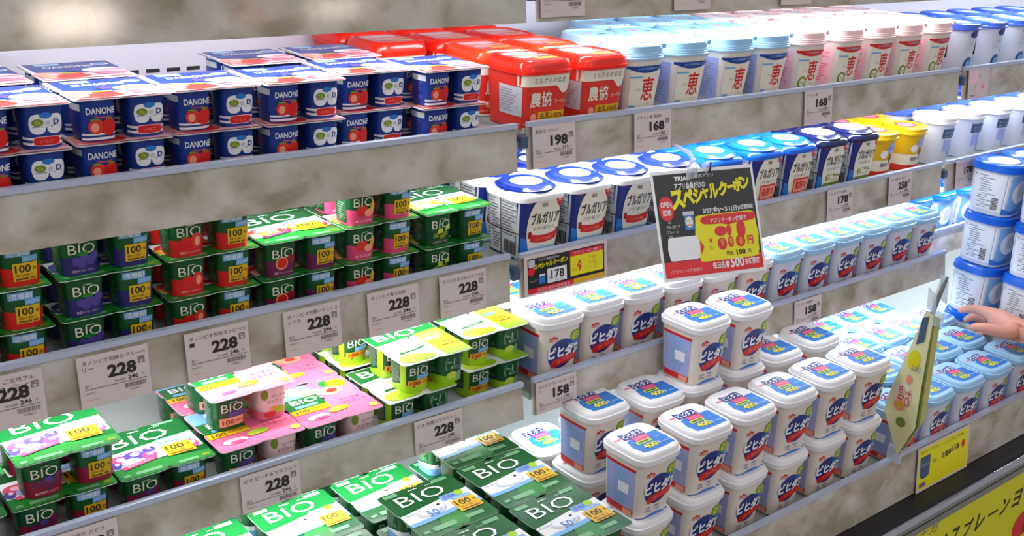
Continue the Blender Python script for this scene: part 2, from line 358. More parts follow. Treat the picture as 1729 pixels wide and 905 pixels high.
def pink_cup(which):
    m = MB(); pot(m, A0, A1, .0520, 3.4, 'cup_green' if which == 'logo' else 'cup_pink', 36); F = wall(A0, A1, .0520, 3.4); L = wall(A0, A1, .0520, 3.4, 1)
    if which == 'logo':
        biotext(m, F, 0, .0365, .0105, .030); m.rect(F, -.006, .022, .022, .029, 'violet', 2, nu=4); m.rect(F, -.019, .008, .026, .021, 'peach', 2, nu=6); m.text(F, '100', -.006, .0145, .007, 'brown', w=.018, k=4, bold=.02); m.text(F, '億個が届く', .014, .0145, .004, 'brown', w=.016, k=4)
        lines(m, L, -.019, .006, .014, .045, 'textgreen', 11, 3)
    else:
        for fn in (F, L): m.band(fn, -.027, .027, .0008, lambda x: .013+.002*math.sin(x*120), 'pink', 1)
        m.ell(F, -.014, .040, .005, .008, 'olive', 3); m.text(F, 'ピーチ＆', .008, .036, .005, 'maroon', w=.020, k=4); m.text(F, 'マスカット', .004, .028, .006, 'maroon', w=.030, k=4)
        m.ell(F, .010, .013, .009, .005, 'lime', 3); m.ell(F, -.006, .008, .010, .005, 'tomato', 2); m.ell(F, .0, .017, .007, .003, 'orange', 2)
    return m.mesh('cup', True)
def muscat_lid():
    m = sheet(W4, H4, .0011, 'foil_white'); F = flat(H4)
    m.band(F, .001, .125, lambda x: .080+.12*x, .1245, 'green', 1, 16); m.text(F, 'BIO', .050, .104, .022, 'pale', w=.074, k=4, bold=.012); m.rect(F, .086, .112, .110, .116, 'palegreen', 3)
    m.band(F, .078, .125, .002, lambda x: .092+.1*(x-.08), 'lime', 3, 8); m.ell(F, .10, .075, .02, .014, 'ygreen', 4)
    m.rect(F, .082, .060, .104, .070, 'sky', 5); m.rect(F, .088, .028, .118, .052, 'gold', 5); m.text(F, '100', .100, .043, .010, 'brown', w=.020, k=6, bold=.01); m.rect(F, .090, .031, .114, .034, 'brown', 6); m.text(F, '億個', .113, .047, .004, 'brown', k=6)
    m.ell(F, .028, .018, .024, .015, 'ygreen', 3); m.ell(F, .046, .014, .02, .010, 'lime', 4); m.text(F, '産地限定', .036, .066, .007, 'peach', w=.030, k=5); m.text(F, '贅沢仕立て', .042, .054, .009, 'peach', w=.044, k=5)
    m.band(F, .018, .066, lambda x: .034+.15*x, lambda x: .0395+.15*x, 'green', 5, 6); m.text(F, 'マスカット', .042, .0432, .004, 'white', w=.03, k=6, rot=.15)
    m.poly(F, [(.060, .083), (.063, .080), (.066, .083), (.063, .086)], 'black', 8)
    return m.mesh('lid')
def muscat_cup(which):
    m = MB(); pot(m, A0, A1, .0520, 3.4, 'cup_green', 36); F = wall(A0, A1, .0520, 3.4); L = wall(A0, A1, .0520, 3.4, 1)
    for fn in (F, L): m.band(fn, -.027, .027, .0008, lambda x: .012+.003*math.sin(x*110), 'lime', 1)
    if which == 'logo':
        m.rect(F, -.026, .004, -.021, .047, 'lime', 2, nu=2); biotext(m, F, 0, .0365, .0105, .030); m.rect(F, -.004, .022, .020, .029, 'sky', 2, nu=4); m.rect(F, -.019, .0115, .024, .0215, 'orange', 2, nu=6)
        m.text(F, '100', -.006, .0165, .007, 'darkred', w=.018, k=4, bold=.02); m.text(F, '億個が届く', .014, .0165, .004, 'brown', w=.014, k=4)
    else:
        m.text(F, '1', .001, .036, .012, 'pale', k=4); m.text(F, 'No.', -.0065, .036, .004, 'pale', k=4); m.text(F, '贅沢', .001, .026, .005, 'pale', w=.012, k=4)
        for sg in (-1, 1):
            for q in range(6): m.ell(F, sg*(.014-.0006*abs(q-2.5)**2*.6), .024+.0035*q, .0022, .0014, 'textgreen', 3, 6)
        m.ell(F, -.002, .013, .010, .006, 'ygreen', 3); m.ell(F, .012, .011, .005, .008, 'palegreen', 3)
    lines(m, L, -.019, .015, .014, .045, 'textgreen', 8, 3)
    return m.mesh('cup', True)
# ---- blue strawberry four-cup packs
WD = .117; HD = .0527; PD = .0585; D0, D1 = .0208, .0236
def danone_lid():
    m = sheet(WD, HD, .0011, 'foil_blush', notch=.002); F = flat(HD)
    m.band(F, .001, .116, lambda x: .062+.02*math.sin(x*30), .1155, 'mblue', 1, 16) if False else None
    m.band(F, .001, .116, lambda x: .060-.012*math.sin((x-.0)*27), .1155, 'danone_blue', 1, 16)
    m.ell(F, .056, .058, .022, .017, 'danone_blue', 1); m.rect(F, .020, .098, .052, .112, 'lblue', 2); m.rect(F, .072, .099, .100, .110, 'lblue', 2) if False else m.ell(F, .100, .092, .012, .008, 'white', 2)
    m.text(F, 'DANONE', .056, .084, .013, 'white', w=.062, k=3, bold=.025); m.rect(F, .001, .045, .006, .1155, 'white', 3); m.ell(F, .100, .092, .009, .0055, 'sky', 3)
    m.ell(F, .088, .054, .024, .013, 'white', 3); m.ell(F, .094, .040, .022, .012, 'lpink', 4); m.ell(F, .100, .048, .014, .0035, 'pink', 5); m.ell(F, .086, .032, .016, .003, 'pink', 5)
    m.ell(F, .018, .036, .016, .016, 'peach', 3); m.ell(F, .034, .022, .026, .018, 'tomato', 4); m.ell(F, .022, .030, .010, .009, 'lpink', 5); m.ell(F, .048, .026, .012, .012, 'red', 5)
    m.ell(F, .044, .038, .014, .003, 'lime', 6); m.band(F, .003, .114, .001, .012, 'lpink', 6, 8); m.ell(F, .034, .015, .030, .013, 'tomato', 7); m.ell(F, .014, .020, .010, .010, 'peach', 7); m.ell(F, .092, .020, .020, .006, 'pink', 7)
    m.poly(F, [(.056, .074), (.060, .064), (.070, .062), (.062, .056), (.064, .046), (.056, .052), (.047, .047), (.050, .056), (.042, .062), (.052, .064)], 'violet', 5)
    return m.mesh('lid')
def danone_cup(which):
    m = MB(); pot(m, D0, D1, .0519, 3.4, 'cup_blue', 36); F = wall(D0, D1, .0519, 3.4); L = wall(D0, D1, .0519, 3.4, 1)
    if which == 'logo':
        m.text(F, 'DANONE', .002, .038, .0080, 'white', w=.034, k=3, bold=.02); m.band(F, -.006, .012, lambda x: .0295+18*(x-.003)**2, lambda x: .0308+14*(x-.003)**2, 'hotpink', 3, 8)
        m.band(F, -.021, .024, .0035, .0065, 'white', 2); m.band(F, -.021, .024, .009, .0115, 'white', 2)
        m.ell(F, -.004, .0195, .0100, .0088, 'tomato', 4); m.ell(F, -.006, .0185, .005, .0052, 'peach', 5, 8); m.ell(F, .011, .0185, .0085, .0105, 'red', 5); m.ell(F, -.006, .028, .0055, .0014, 'olive', 6, 8); m.ell(F, .011, .029, .005, .0012, 'olive', 6, 8)
        m.rect(L, -.010, .038, .018, .046, 'lgrey', 2); lines(m, L, -.016, .006, .016, .036, 'violet', 8, 2)
    else:
        m.ell(F, -.008, .030, .0095, .0115, 'white', 2, p=1.3); m.ell(F, .011, .030, .0095, .0115, 'white', 2, p=1.3); m.rect(F, -.010, .026, .012, .036, 'white', 2, nu=3); m.ell(F, .001, .040, .007, .0035, 'mblue', 3)
        m.ell(F, -.008, .032, .0065, .0042, 'olive', 4); m.text(F, 'Ca', -.008, .032, .004, 'ygreen', k=5, bold=.02); m.text(F, 'D', .0125, .032, .007, 'navy', k=4, bold=.03); m.ell(F, .003, .031, .003, .003, 'lgrey', 4, 8)
        m.rect(F, -.014, .0265, -.001, .0275, 'grey', 4, nu=1); m.rect(F, .006, .0265, .017, .0275, 'grey', 4, nu=1)
        m.band(F, -.024, .024, .006, .009, 'white', 2); m.band(F, -.024, .024, .012, .015, 'white', 2); m.ell(F, .001, .0105, .0165, .0055, 'lpink', 3, p=2.2); m.ell(F, .001, .0105, .0155, .0047, 'red', 4, p=2.2); m.text(F, 'いちご', .001, .0105, .0038, 'peach', w=.016, k=5)
    return m.mesh('cup', True)
# ---- tubs
def tub_body(a0, a1, h, n, mt): m = MB(); pot(m, a0, a1, h, n, mt, 44); return m, wall(a0, a1, h, n), wall(a0, a1, h, n, 1)
def ring_lid(prof, n, mt, N=44, tops=None):
    m = MB(); m.loft([sq(a, z, n, N) for a, z in prof], mt, ms=tops); return m
def bih_body(mt='tub_white', tint='white'):
    m, F, L = tub_body(.0385, .0450, .1020, 5, mt); T = .0450
    m.poly(F, [(-.0315, .0785), (-.0285, .0840), (-.0255, .0815), (-.022, .0865), (-.0185, .0815), (-.0155, .0840), (-.0125, .0785), (-.0165, .0800), (-.0195, .0790), (-.022, .0825), (-.0245, .0790), (-.0275, .0800)], 'red', 2); m.band(F, -.031, -.013, .0762, .0775, 'red', 2, 4)
    m.ell(F, .0, .048, .034, .0215, 'navy', 1, 20) if False else m.ell(F, -.001, .050, .031, .0265, 'navy', 1, 20)
    m.rect(F, .012, .062, .042, .070, 'mblue', 1, nu=5); m.ell(F, .029, .078, .0135, .0095, 'olive', 2, p=1.6); m.ell(F, .029, .078, .011, .0070, 'ygreen', 3, p=1.6); m.text(F, '生きて届く', .029, .080, .004, 'green', w=.018, k=4); m.text(F, 'BB', .029, .075, .004, 'green', k=4)
    m.band(F, -.020, .034, lambda x: .026+.16*(x+.02), lambda x: .040+.16*(x+.02), 'red', 3, 12); m.ell(F, -.018, .033, .007, .007, 'red', 3, 10); m.text(F, 'ヨーグルト', .008, .0375, .007, 'peach', w=.036, k=4, rot=.14)
    m.text(F, 'ビヒダス', .006, .0545, .0225, 'white', w=.076, k=6, bold=.055)
    m.text(F, '内容量', -.019, .018, .004, 'violet', w=.012, k=2); m.text(F, '400g', -.018, .012, .005, 'violet', w=.014, k=2); m.text(F, '種類別', .003, .018, .004, 'violet', w=.012, k=2); m.text(F, 'はっ酵乳', .004, .012, .004, 'violet', w=.014, k=2)
    m.rect(L, -.032, .006, .030, .088, 'lilac', 1, nu=8); m.rect(L, -.033, .084, .031, .089, 'red', 2, nu=8); m.rect(L, -.033, .004, .031, .015, 'red', 2, nu=8); m.rect(L, .008, .005, .029, .014, 'peach', 3, nu=4)
    lines(m, L, -.030, .018, .028, .083, 'violet', 16, 2, seed=3) if False else lines(m, L, -.030, .018, .026, .082, 'sky', 15, 2, seed=3)
    m.rect(L, -.004, .040, .020, .058, 'white', 3, nu=3)
    m.band(F, -.030, .030, .0008, lambda x: .0008+.005*max(0, 1-(x/.03)**2), 'mblue', 2) if mt == 'tub_white' else None
    return m.mesh('body', True)
BL = [(.0462, .0990), (.0492, .0995), (.0497, .1030), (.0500, .1090), (.0478, .1100), (.0470, .1140), (.0452, .1165), (.0445, .1162), (.0438, .1173)]
def bih_lid(mt):
    m = ring_lid(BL, 4.5, mt); F_ = flat(.1173); F = lambda a, b, k=1: F_((a-.002)*1.2, (b-.002)*1.2, k)
    m.band(F, -.024, .034, lambda x: -.026+.002*math.cos(x*60), lambda x: .010 if x > -.016 else .004, 'mblue', 1, 12); m.ell(F, .004, -.009, .031, .0185, 'mblue', 1, 16, p=2)
    m.ell(F, -.004, .020, .026, .011, 'lid_white' if mt == 'lid_white' else 'lpink', 2, 12) if False else None
    m.band(F, -.022, .016, .010, lambda x: .024+.0015*math.sin(x*200), 'navy', 3, 10); m.text(F, 'ビヒダス', -.003, .017, .0115, 'white', w=.034, k=5, bold=.03)
    m.band(F, -.012, .014, -.001, .010, 'hotpink', 4, 8); m.text(F, 'ヨーグルト', .001, .0045, .005, 'lpink', w=.02, k=5); m.band(F, -.016, .010, -.008, -.001, 'ygreen', 4, 6); m.rect(F, -.013, -.006, .007, -.003, 'green', 5); m.text(F, '400', -.002, -.016, .0115, 'yellow', w=.024, k=5, bold=.03); m.text(F, 'g', .013, -.017, .006, 'white', k=5)
    m.band(F, -.035, -.024, .015, .018, 'pink', 3, 3)
    m.text(F, '開封前', .026, -.004, .004, 'sky', w=.012, k=4); m.rect(F, .018, -.020, .032, -.017, 'sky', 4)
    return m.mesh('lid', True)
def meg_body(band, mark, tint):
    m, F, L = tub_body(.0365, .0455, .1000, 4, 'tub_white')
    m.band(F, -.041, .041, lambda x: .072+5*x*x if abs(x) < .04 else .08, .084, band, 2, 14); m.text(F, '2つの乳酸菌の力', .002, .0795, .0045, 'lblue', w=.05, k=3)
    m.rect(F, -.036, .003, .038, .074, 'cream', 1, nu=8)
    m.text(F, '恵', .006, .045, .040, 'red', w=.032, k=3, bold=.012); m.text(F, 'ナチュレ', -.016, .045, .004, 'brown', w=.014, k=3); m.text(F, 'megumi', .012, .0195, .003, 'peach', w=.016, k=3); m.rect(F, -.036, .064, -.010, .067, 'sky', 2, nu=4)
    if mark: m.ell(F, -.020, .022, .0125, .0125, 'olive', 2); m.ell(F, -.020, .022, .008, .008, 'cream', 3); m.text(F, '特保', -.020, .022, .005, 'olive', k=4)
    else: m.rect(F, -.034, .010, -.022, .018, 'sky', 2, nu=2); m.text(F, '脂肪0', -.028, .012, .004, 'navy', k=3)
    for fn in (L, wall(.0365, .0455, .1000, 4, 3)): m.rect(fn, -.030, .008, .030, .082, tint, 1, nu=8); lines(m, fn, -.028, .012, .026, .078, 'grey' if tint != 'lpink' else 'pink', 14, 2)
    m.ell(L, .0, .088, .006, .006, 'slate', 2, 10)
    return m.mesh('body', True)
def meg_lid(mt): 
    m = ring_lid([(.0462, .0940), (.0492, .0945), (.0492, .0975), (.0484, .0982), (.0484, .1010), (.0476, .1018), (.0476, .1045), (.0462, .1052), (.0458, .1160), (.0440, .1178), (.0400, .1180), (.0392, .1160)], 3.2, mt, 48); F = flat(.116)
    m.ell(F, 0, 0, .030, .028, 'white' if mt != 'lid_iceblue' else 'lblue', 1); m.ell(F, -.004, .004, .012, .005, 'pink', 2); m.ell(F, .016, -.010, .010, .004, 'danone_blue' if mt == 'lid_iceblue' else 'pink', 2)
    m.box(.024, -.0478, .112, .034, -.040, .119, mt)
    return m.mesh('lid', True)
def bul_body(kind):
    m, F, L = tub_body(.0405, .0475, .0905, 7, 'navy')
    F0 = F; F = lambda a, b, k=1: F0(a, min(.0895, b+.0065*min(1, max(0, (b-.010)/.007))), k)
    egg = lambda v: .037*math.sqrt(max(0, 1-((v-.038)/.050)**2)) if v < .088 else .004
    m.band(F, -.0465, .0465, .0008, lambda x: .018+.012*abs(x)/.046, 'mblue', 1, 14); m.band(F, -.0465, .0465, .0008, .009, 'lblue', 2, 14)
    m.strip(F, .001, .0885, lambda v: .006-egg(v), lambda v: .006+egg(v), 'cream', 3, 10, 18); m.strip(F, .001, .014, lambda v: .006-egg(v), lambda v: .006+egg(v), 'lblue', 4, 8, 4)
    m.text(F, 'ブルガリア', .007, .0545, .018, 'ink', w=.060, k=7, bold=.02); m.text(F, '明治', .004, .0735, .0065, 'softink', w=.011, k=6, bold=.02); m.text(F, 'ヨーグルト LB81 プレーン', .006, .0395, .0065, 'slate', w=.044, k=6)
    m.rect(F, -.038, .079, -.014, .0855, 'red', 4, nu=3); m.text(F, 'meiji', -.026, .0822, .004, 'peach', w=.014, k=5); m.ell(F, .037, .078, .009, .009, 'red', 5, 12); m.rect(F, .031, .076, .043, .080, 'peach', 6, nu=2)
    if kind == 'plain':
        m.band(F, -.022, .036, lambda x: .017+4.5*(x-.007)**2, lambda x: .0285+4.5*(x-.007)**2, 'red', 6, 12); m.text(F, 'たっぷり乳酸菌', .007, .023, .005, 'peach', w=.036, k=7); m.rect(F, -.027, .026, -.020, .036, 'darkred', 5, nu=1); m.rect(F, .034, .026, .041, .036, 'darkred', 5, nu=1)
    elif kind == 'lowfat': m.rect(F, -.014, .010, .034, .034, 'tomato', 6, nu=6); m.rect(F, -.011, .013, .031, .031, 'peach', 7, nu=6); m.text(F, '脂肪0', .010, .022, .013, 'red', w=.034, k=9, bold=.02)
    else: m.text(F, '低糖', .007, .023, .013, 'olive', w=.050, k=6, bold=.03); m.rect(F, -.022, .012, .036, .015, 'olive', 6, nu=5)
    for fn in (L, wall(.0405, .0475, .0905, 7, 3)): m.rect(fn, -.042, .004, .042, .086, 'lgrey', 1, nu=8); lines(m, fn, -.040, .008, -.004, .084, 'softink', 18, 2, 5); lines(m, fn, .0, .034, .040, .084, 'softink', 12, 2, 6); m.rect(fn, -.003, .004, -.001, .086, 'ink', 3, nu=1); m.rect(fn, -.042, .040, .042, .0415, 'ink', 3, nu=6)
    for q in range(9): m.rect(L, .006+.0036*q, .008, .008+.0036*q, .028, 'ink', 3, nu=1)
    return m.mesh('body', True)
def bul_flange(mt): return ring_lid([(.0485, .0865), (.0512, .0870), (.0515, .0920), (.0500, .0950), (.0455, .0985), (.0430, .0990)], 5, mt).mesh('lid', True)
def bul_disc(mt, label_mt='white', big=False):
    m = ring_lid([(.0450, .0950), (.0470, .0965), (.0470, .1010), (.0455, .1016), (.0405, .1045), (.0390, .1042)], 2.4, mt, 48); F = flat(.1042)
    rr = .037 if big else .0285
    m.ell(F, .003, .002, rr, rr*.86, label_mt, 1, 24); m.ell(F, .0, .012, .0065, .004, 'pink', 2, 10); m.text(F, 'ブルガリア', .002, .001, .006, 'lilac', w=.034, k=2); m.band(F, -.006, .020, lambda x: -.012+12*(x-.007)**2, lambda x: -.0105+12*(x-.007)**2, 'tomato', 2, 6)
    return m.mesh('lid_disc', True)
def farm_body():
    m, F, L = tub_body(.0455, .0515, .0840, 6, 'tomato')
    for fn in (F, wall(.0455, .0515, .084, 6, 3)):
        m.band(fn, -.0525, .0525, lambda x: .063-.012*(x > .018)*math.sin(min(1, (x-.018)/.03)*math.pi), .082, 'cream', 1, 20); m.band(fn, -.0525, .0525, .0006, .004, 'cream', 1, 12)
    m.text(F, 'ミルクそのまま', .002, .0715, .008, 'softink', w=.062, k=3); m.text(F, '農協', -.014, .044, .022, 'cream', w=.044, k=3, bold=.02); m.text(F, 'ヨーグルト', .030, .040, .006, 'cream', w=.030, k=3)
    m.rect(F, -.018, .014, .040, .026, 'gold', 2, nu=8); m.text(F, '生乳100%', .011, .020, .0095, 'brown', w=.050, k=3, bold=.02); m.ell(F, -.028, .018, .007, .006, 'peach', 2, 10); m.band(F, -.05, .05, .0085, .0095, 'peach', 2)
    m.rect(L, -.010, .020, .044, .062, 'lgrey', 1, nu=10); lines(m, L, -.007, .024, .040, .058, 'grey', 9, 2)
    return m.mesh('body', True)
def farm_lid(mt):
    m = ring_lid([(.0520, .0795), (.0550, .0800), (.0550, .0850), (.0530, .0855), (.0520, .0945), (.0495, .0985), (.0450, .1000), (.0440, .0985)], 5, mt, 48); F = flat(.0985)
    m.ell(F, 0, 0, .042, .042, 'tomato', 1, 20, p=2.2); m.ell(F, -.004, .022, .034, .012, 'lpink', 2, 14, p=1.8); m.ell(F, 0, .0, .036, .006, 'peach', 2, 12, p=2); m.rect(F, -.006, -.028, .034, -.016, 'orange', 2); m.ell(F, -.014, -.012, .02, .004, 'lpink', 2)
    return m.mesh('lid', True)
def round_tub(kind):
    n = 2.3; a0, a1, h = {'grey': (.038, .046, .098), 'gold': (.037, .044, .088), 'cobalt': (.038, .046, .096)}[kind]
    m = MB(); pot(m, a0, a1, h, n, {'grey': 'tub_cool', 'gold': 'gold', 'cobalt': 'tub_cool'}[kind], 44); F = wall(a0, a1, h, n); L = wall(a0, a1, h, n, 1)
    if kind == 'grey': m.rect(F, -.026, .062, .022, .084, 'slate', 2, nu=8); m.text(F, 'ギリシャ', -.002, .075, .007, 'lblue', w=.034, k=3); m.text(F, 'ヨーグルト', -.002, .067, .005, 'lgrey', w=.034, k=3); m.rect(F, -.018, .030, .012, .058, 'lilac', 1, nu=5); m.ell(F, .014, .030, .008, .016, 'sky', 2)
    if kind == 'gold':
        for fn in (F, L): m.band(fn, -.04, .04, .016, .040, 'cream', 1); m.band(fn, -.04, .04, .001, .016, 'tomato', 1)
        m.ell(F, .008, .066, .017, .012, 'lilac', 2); m.text(F, 'カスピ海', .008, .066, .006, 'mblue', w=.026, k=3, bold=.02); m.ell(F, -.016, .054, .010, .009, 'white', 2); m.text(F, '脂肪ゼロ', .0, .030, .009, 'softink', w=.044, k=3, bold=.02); m.ell(F, .006, .044, .006, .010, 'brown', 2)
    if kind == 'cobalt': m.ell(F, .004, .084, .018, .008, 'navy', 1); m.text(F, 'ミルク', .0, .064, .007, 'grey', w=.024, k=3); m.rect(F, -.018, .050, .020, .053, 'lgrey', 2, nu=3); m.ell(F, .002, .016, .019, .017, 'danone_blue', 2); m.ell(F, .002, .016, .012, .010, 'sky', 3); m.rect(L, -.006, .03, .010, .075, 'black', 1)
    return m.mesh('body', True)
def round_lid(kind, mt):
    a = {'grey': .046, 'gold': .044, 'cobalt': .046}[kind]; h = {'grey': .098, 'gold': .088, 'cobalt': .096}[kind]
    m = ring_lid([(a+.001, h-.004), (a+.004, h-.003), (a+.004, h+.001), (a+.003, h+.002), (a+.003, h+.010), (a, h+.012), (a-.005, h+.0125), (a-.006, h+.011)], 2.3, mt, 48); F = flat(h+.011)
    if kind == 'gold': m.ell(F, 0, 0, .028, .024, 'tomato', 1); m.ell(F, 0, 0, .022, .018, 'pink', 2)
    elif kind == 'grey': m.ell(F, 0, 0, .028, .026, 'white', 1); m.ell(F, .004, .004, .012, .005, 'lilac', 2)
    else: m.ell(F, 0, 0, .03, .028, 'lblue', 1); m.ell(F, 0, .0, .02, .018, 'white', 2)
    return m.mesh('lid', True)
def stack_body():
    m = MB(); pot(m, .0440, .0485, .0960, 3.4, 'tub_cool', 44); 
    for s_ in (0, 1):
        F = wall(.0440, .0485, .096, 3.4, s_)
        if s_ == 1: m.rect(F, -.043, .010, .038, .088, 'white', 1, nu=10); lines(m, F, -.040, .014, .016, .084, 'grey', 15, 2, 8); m.text(F, '名', -.030, .082, .006, 'ink', k=3)
        if s_ == 1:
            for q in range(8): m.rect(F, .010, .014+.0032*q, .024, .0158+.0032*q, 'ink', 3, nu=1)
        if s_ == 0: m.rect(F, -.044, .006, .040, .088, 'sky', 1, nu=10); m.ell(F, -.006, .052, .026, .024, 'white', 2); m.ell(F, .002, .054, .018, .016, 'lgrey', 3); m.band(F, -.044, .040, .006, lambda x: .024+.010*math.sin(x*60), 'mblue', 3)
    return m.mesh('body', True)
def stack_lid():
    m = ring_lid([(.0500, .0920), (.0525, .0925), (.0525, .0960), (.0515, .0965), (.0515, .1000), (.0505, .1005), (.0505, .1060), (.0480, .1085), (.0420, .1100), (.0410, .1085)], 3.2, 'lid_blue', 48); F = flat(.1085)
    m.ell(F, 0, 0, .037, .030, 'lgrey', 1); m.ell(F, .004, .004, .020, .010, 'lilac', 2)
    return m.mesh('lid', True)
# ================================================================ the setting
ZA, ZB, ZC, ZD, ZT = Z0-.378, Z0-.5915, Z0-.7985, Z0-1.0595, Z0-.158
def struct(name, m): o = link(name, m.mesh(name)); o['kind'] = 'structure'; return o
m = MB(); m.box(-4, -9, -.02, 8, 3, 0, 'floor_vinyl'); struct('floor', m)
m = MB(); m.box(-.6, 1.725, .30, 4.6, 1.745, 1.62, 'panel_white')
for zz in (Z0-.335, Z0-.54, Z0-.745):
    for q in range(150): m.box(-.55+.034*q, 1.7235, zz, -.55+.034*q+.022, 1.7255, zz+.006, 'slot_dark')
struct('wall_back', m)
# refrigerated case below the shelves
case = thing('refrigerated_case', 'white open refrigerated case carrying the yogurt shelves, with chrome bumper rail', 'display case', (0, 0, 0))
m = MB(); m.box(-.6, 1.13, .02, 4.6, 1.72, ZD-.002, 'shelf_white'); m.box(1.078, .972, .02, 4.6, 1.13, ZD-.002, 'shelf_white'); m.box(-.6, .880, .02, 1.078, 1.13, ZD-.002, 'shelf_white'); link('case_body', m.mesh('case_body'), case)
def slanted(m, x0, x1, y0, z0, y1, z1, th, mt): m.prism_x([(y0, z0), (y1, z1), (y1+th, z1), (y0+th, z0)], x0, x1, mt)
m = MB(); slanted(m, 1.082, 4.6, .965, Z0-1.0365, .953, Z0-1.135, .006, 'marble'); link('front_panel', m.mesh('front_panel'), case)
m = MB(); m.box(1.082, .961, Z0-1.0365, 4.6, .970, Z0-1.029, 'acrylic'); link('front_rail', m.mesh('front_rail'), case)
m = MB(); slanted(m, -.6, 1.078, .875, Z0-1.0365, .863, Z0-1.135, .006, 'marble'); m.box(-.6, .871, Z0-1.0365, 1.078, .880, Z0-1.029, 'acrylic'); link('front_panel', m.mesh('front_panel'), case)
m = MB(); m.box(1.082, .915, Z0-1.20, 4.6, .951, Z0-1.136, 'rubber'); link('rubber_strip', m.mesh('rubber_strip'), case)
m = MB(); m.tube([(1.0, .912, Z0-1.158), (2.8, .912, Z0-1.158), (4.6, .912, Z0-1.158)], .0125, 'steel', 16); m.box(1.0, .905, Z0-1.187, 4.6, .915, Z0-1.172, 'steel'); link('bumper_rail', m.mesh('bumper_rail', True), case)
m = MB(); m.box(1.0, .912, .02, 4.6, .930, Z0-1.188, 'panel_white'); link('lower_front', m.mesh('lower_front'), case)
# yellow banner on the case front
m = MB(); m.box(0, -.001, 0, 3.2, 0, .312, 'banner_yellow'); BF = lambda x, y, k=1: (x-1.2, -.001-.0003*k, y-(Z0-1.188)+.312)
bx = lambda x: x
for i, ch in enumerate('ビヒダスプレーンヨーグルト'):
    m.text(BF, ch, 1.857+.0525*i, Z0-1.258, {'ー': .006}.get(ch, .043), 'black', w=.042 if ch == 'ー' else .036, k=1, bold=.03, shear=.12)
m.text(BF, 'モリナガ', 1.86, Z0-1.202, .022, 'softink', w=.150, k=1, bold=.0, shear=.12)
m.ell(BF, 2.335, Z0-1.345, .045, .035, 'signred', 1); m.ell(BF, 2.36, Z0-1.36, .02, .016, 'darkred', 2)
o = link('promotional_banner', m.mesh('promotional_banner'), None, (1.2, .9105, Z0-1.188-.312)); tag(o, 'yellow banner with large black Japanese letters below the chrome rail', 'banner')
# shelves
def shelf(i, x0, x1, yf, zs, ztop, zbot, dy, where, lamp=True, depth=1.722):
    t = thing('display_shelf', where, 'shelf', (x0, yf, zs), 0, None); W = x1-x0
    m = MB(); m.box(0, .006, -.012, W, depth-yf, -.0003, 'shelf_white'); link('shelf_board', m.mesh('shelf_board'), t)
    m = MB(); slanted(m, 0, W, .0, ztop-zs-.0075, -dy, zbot-zs, .005, 'marble'); link('front_panel', m.mesh('front_panel'), t)
    m = MB(); m.box(0, -.004, ztop-zs-.0075, W, .005, ztop-zs, 'acrylic'); link('price_rail', m.mesh('price_rail'), t)
    if lamp:
        m = MB(); m.tube([(.03, .028, -.024), (W/2, .028, -.024), (W-.03, .028, -.024)], .005, 'tube', 8); link('lamp_tube', m.mesh('lamp_tube', True), t)
        area('light_strip', (W/2, .034, -.0335), (R(32), 0, 0), W-.06, .018, SHELF_W*W*(1.25 if where.startswith('lowest') else 1), (.96, .97, 1.0) if i < 1 else (.84, .92, 1.0), t)
MOD = [(-.35, 1.056), (1.078, 2.322), (2.344, 3.8)]
for i, (x0, x1) in enumerate(MOD):
    side = ('left', 'middle', 'right')[i]
    shelf(i, x0, x1, 1.257, ZT, Z0-.128, Z0-.2085, .011, 'topmost stone-patterned shelf front, %s section, cut by the upper frame edge' % side)
    shelf(i, x0, x1, 1.257, ZA, Z0-.3595, Z0-.433, .009, 'second shelf from the top, %s section, with stone-patterned price front' % side)
    shelf(i, x0, x1, 1.257, ZB, Z0-(.5675, .5722, .5735)[i], Z0-.6455, .009, 'third shelf from the top, %s section, with stone-patterned price front' % side)
    shelf(i, x0, x1, 1.208 if i < 2 else 1.306, ZC, Z0-.7700, Z0-.8330, .010, 'lowest raised shelf above the case floor, %s section, with stone-patterned front' % side)
# uprights with dark brackets at the joints
for X in (1.067, 2.333):
    t = thing('upright_post', 'narrow white upright post at the %s joint of the shelves' % ('left' if X < 2 else 'right'), 'post', (X, 1.27, .44))
    m = MB(); m.box(-.0085, .41, 0, .0085, .45, 1.0, 'panel_white'); link('post', m.mesh('post'), t)
    for zz in (ZA, ZB, ZC, ZT):
        m = MB(); m.box(-.006, .0, zz-.44-.030, .006, .41, zz-.44-.012, 'panel_white'); m.box(-.007, -.022, zz-.44-.020, .007, .0, zz-.44-.002, 'slate'); link('bracket', m.mesh('bracket'), t)
# ceiling lamps over the aisle behind the camera (mirrored in the glossy top front)
for i, (x, y, sx, sy) in enumerate(((3.27, -7.46, .58, .30), (6.19, -7.98, .62, .12), (5.0, -7.5, .16, .14))):
    t = thing('ceiling_lamp', ('square bright ceiling lamp far across the shop aisle', 'long narrow bright ceiling lamp far across the shop', 'small dim ceiling lamp between two larger ones')[i], 'lamp', (x, y, 2.8))
    m = MB(); m.box(-sx/2-.03, -sy/2-.03, .02, sx/2+.03, sy/2+.03, .12, 'panel_white'); link('housing', m.mesh('housing'), t)
    m = MB(); m.box(-sx/2, -sy/2, (-.24, -.05, -.20)[i], sx/2, sy/2, .02, ('lampface', 'lampface', 'lampdim')[i]); link('diffuser', m.mesh('diffuser'), t)
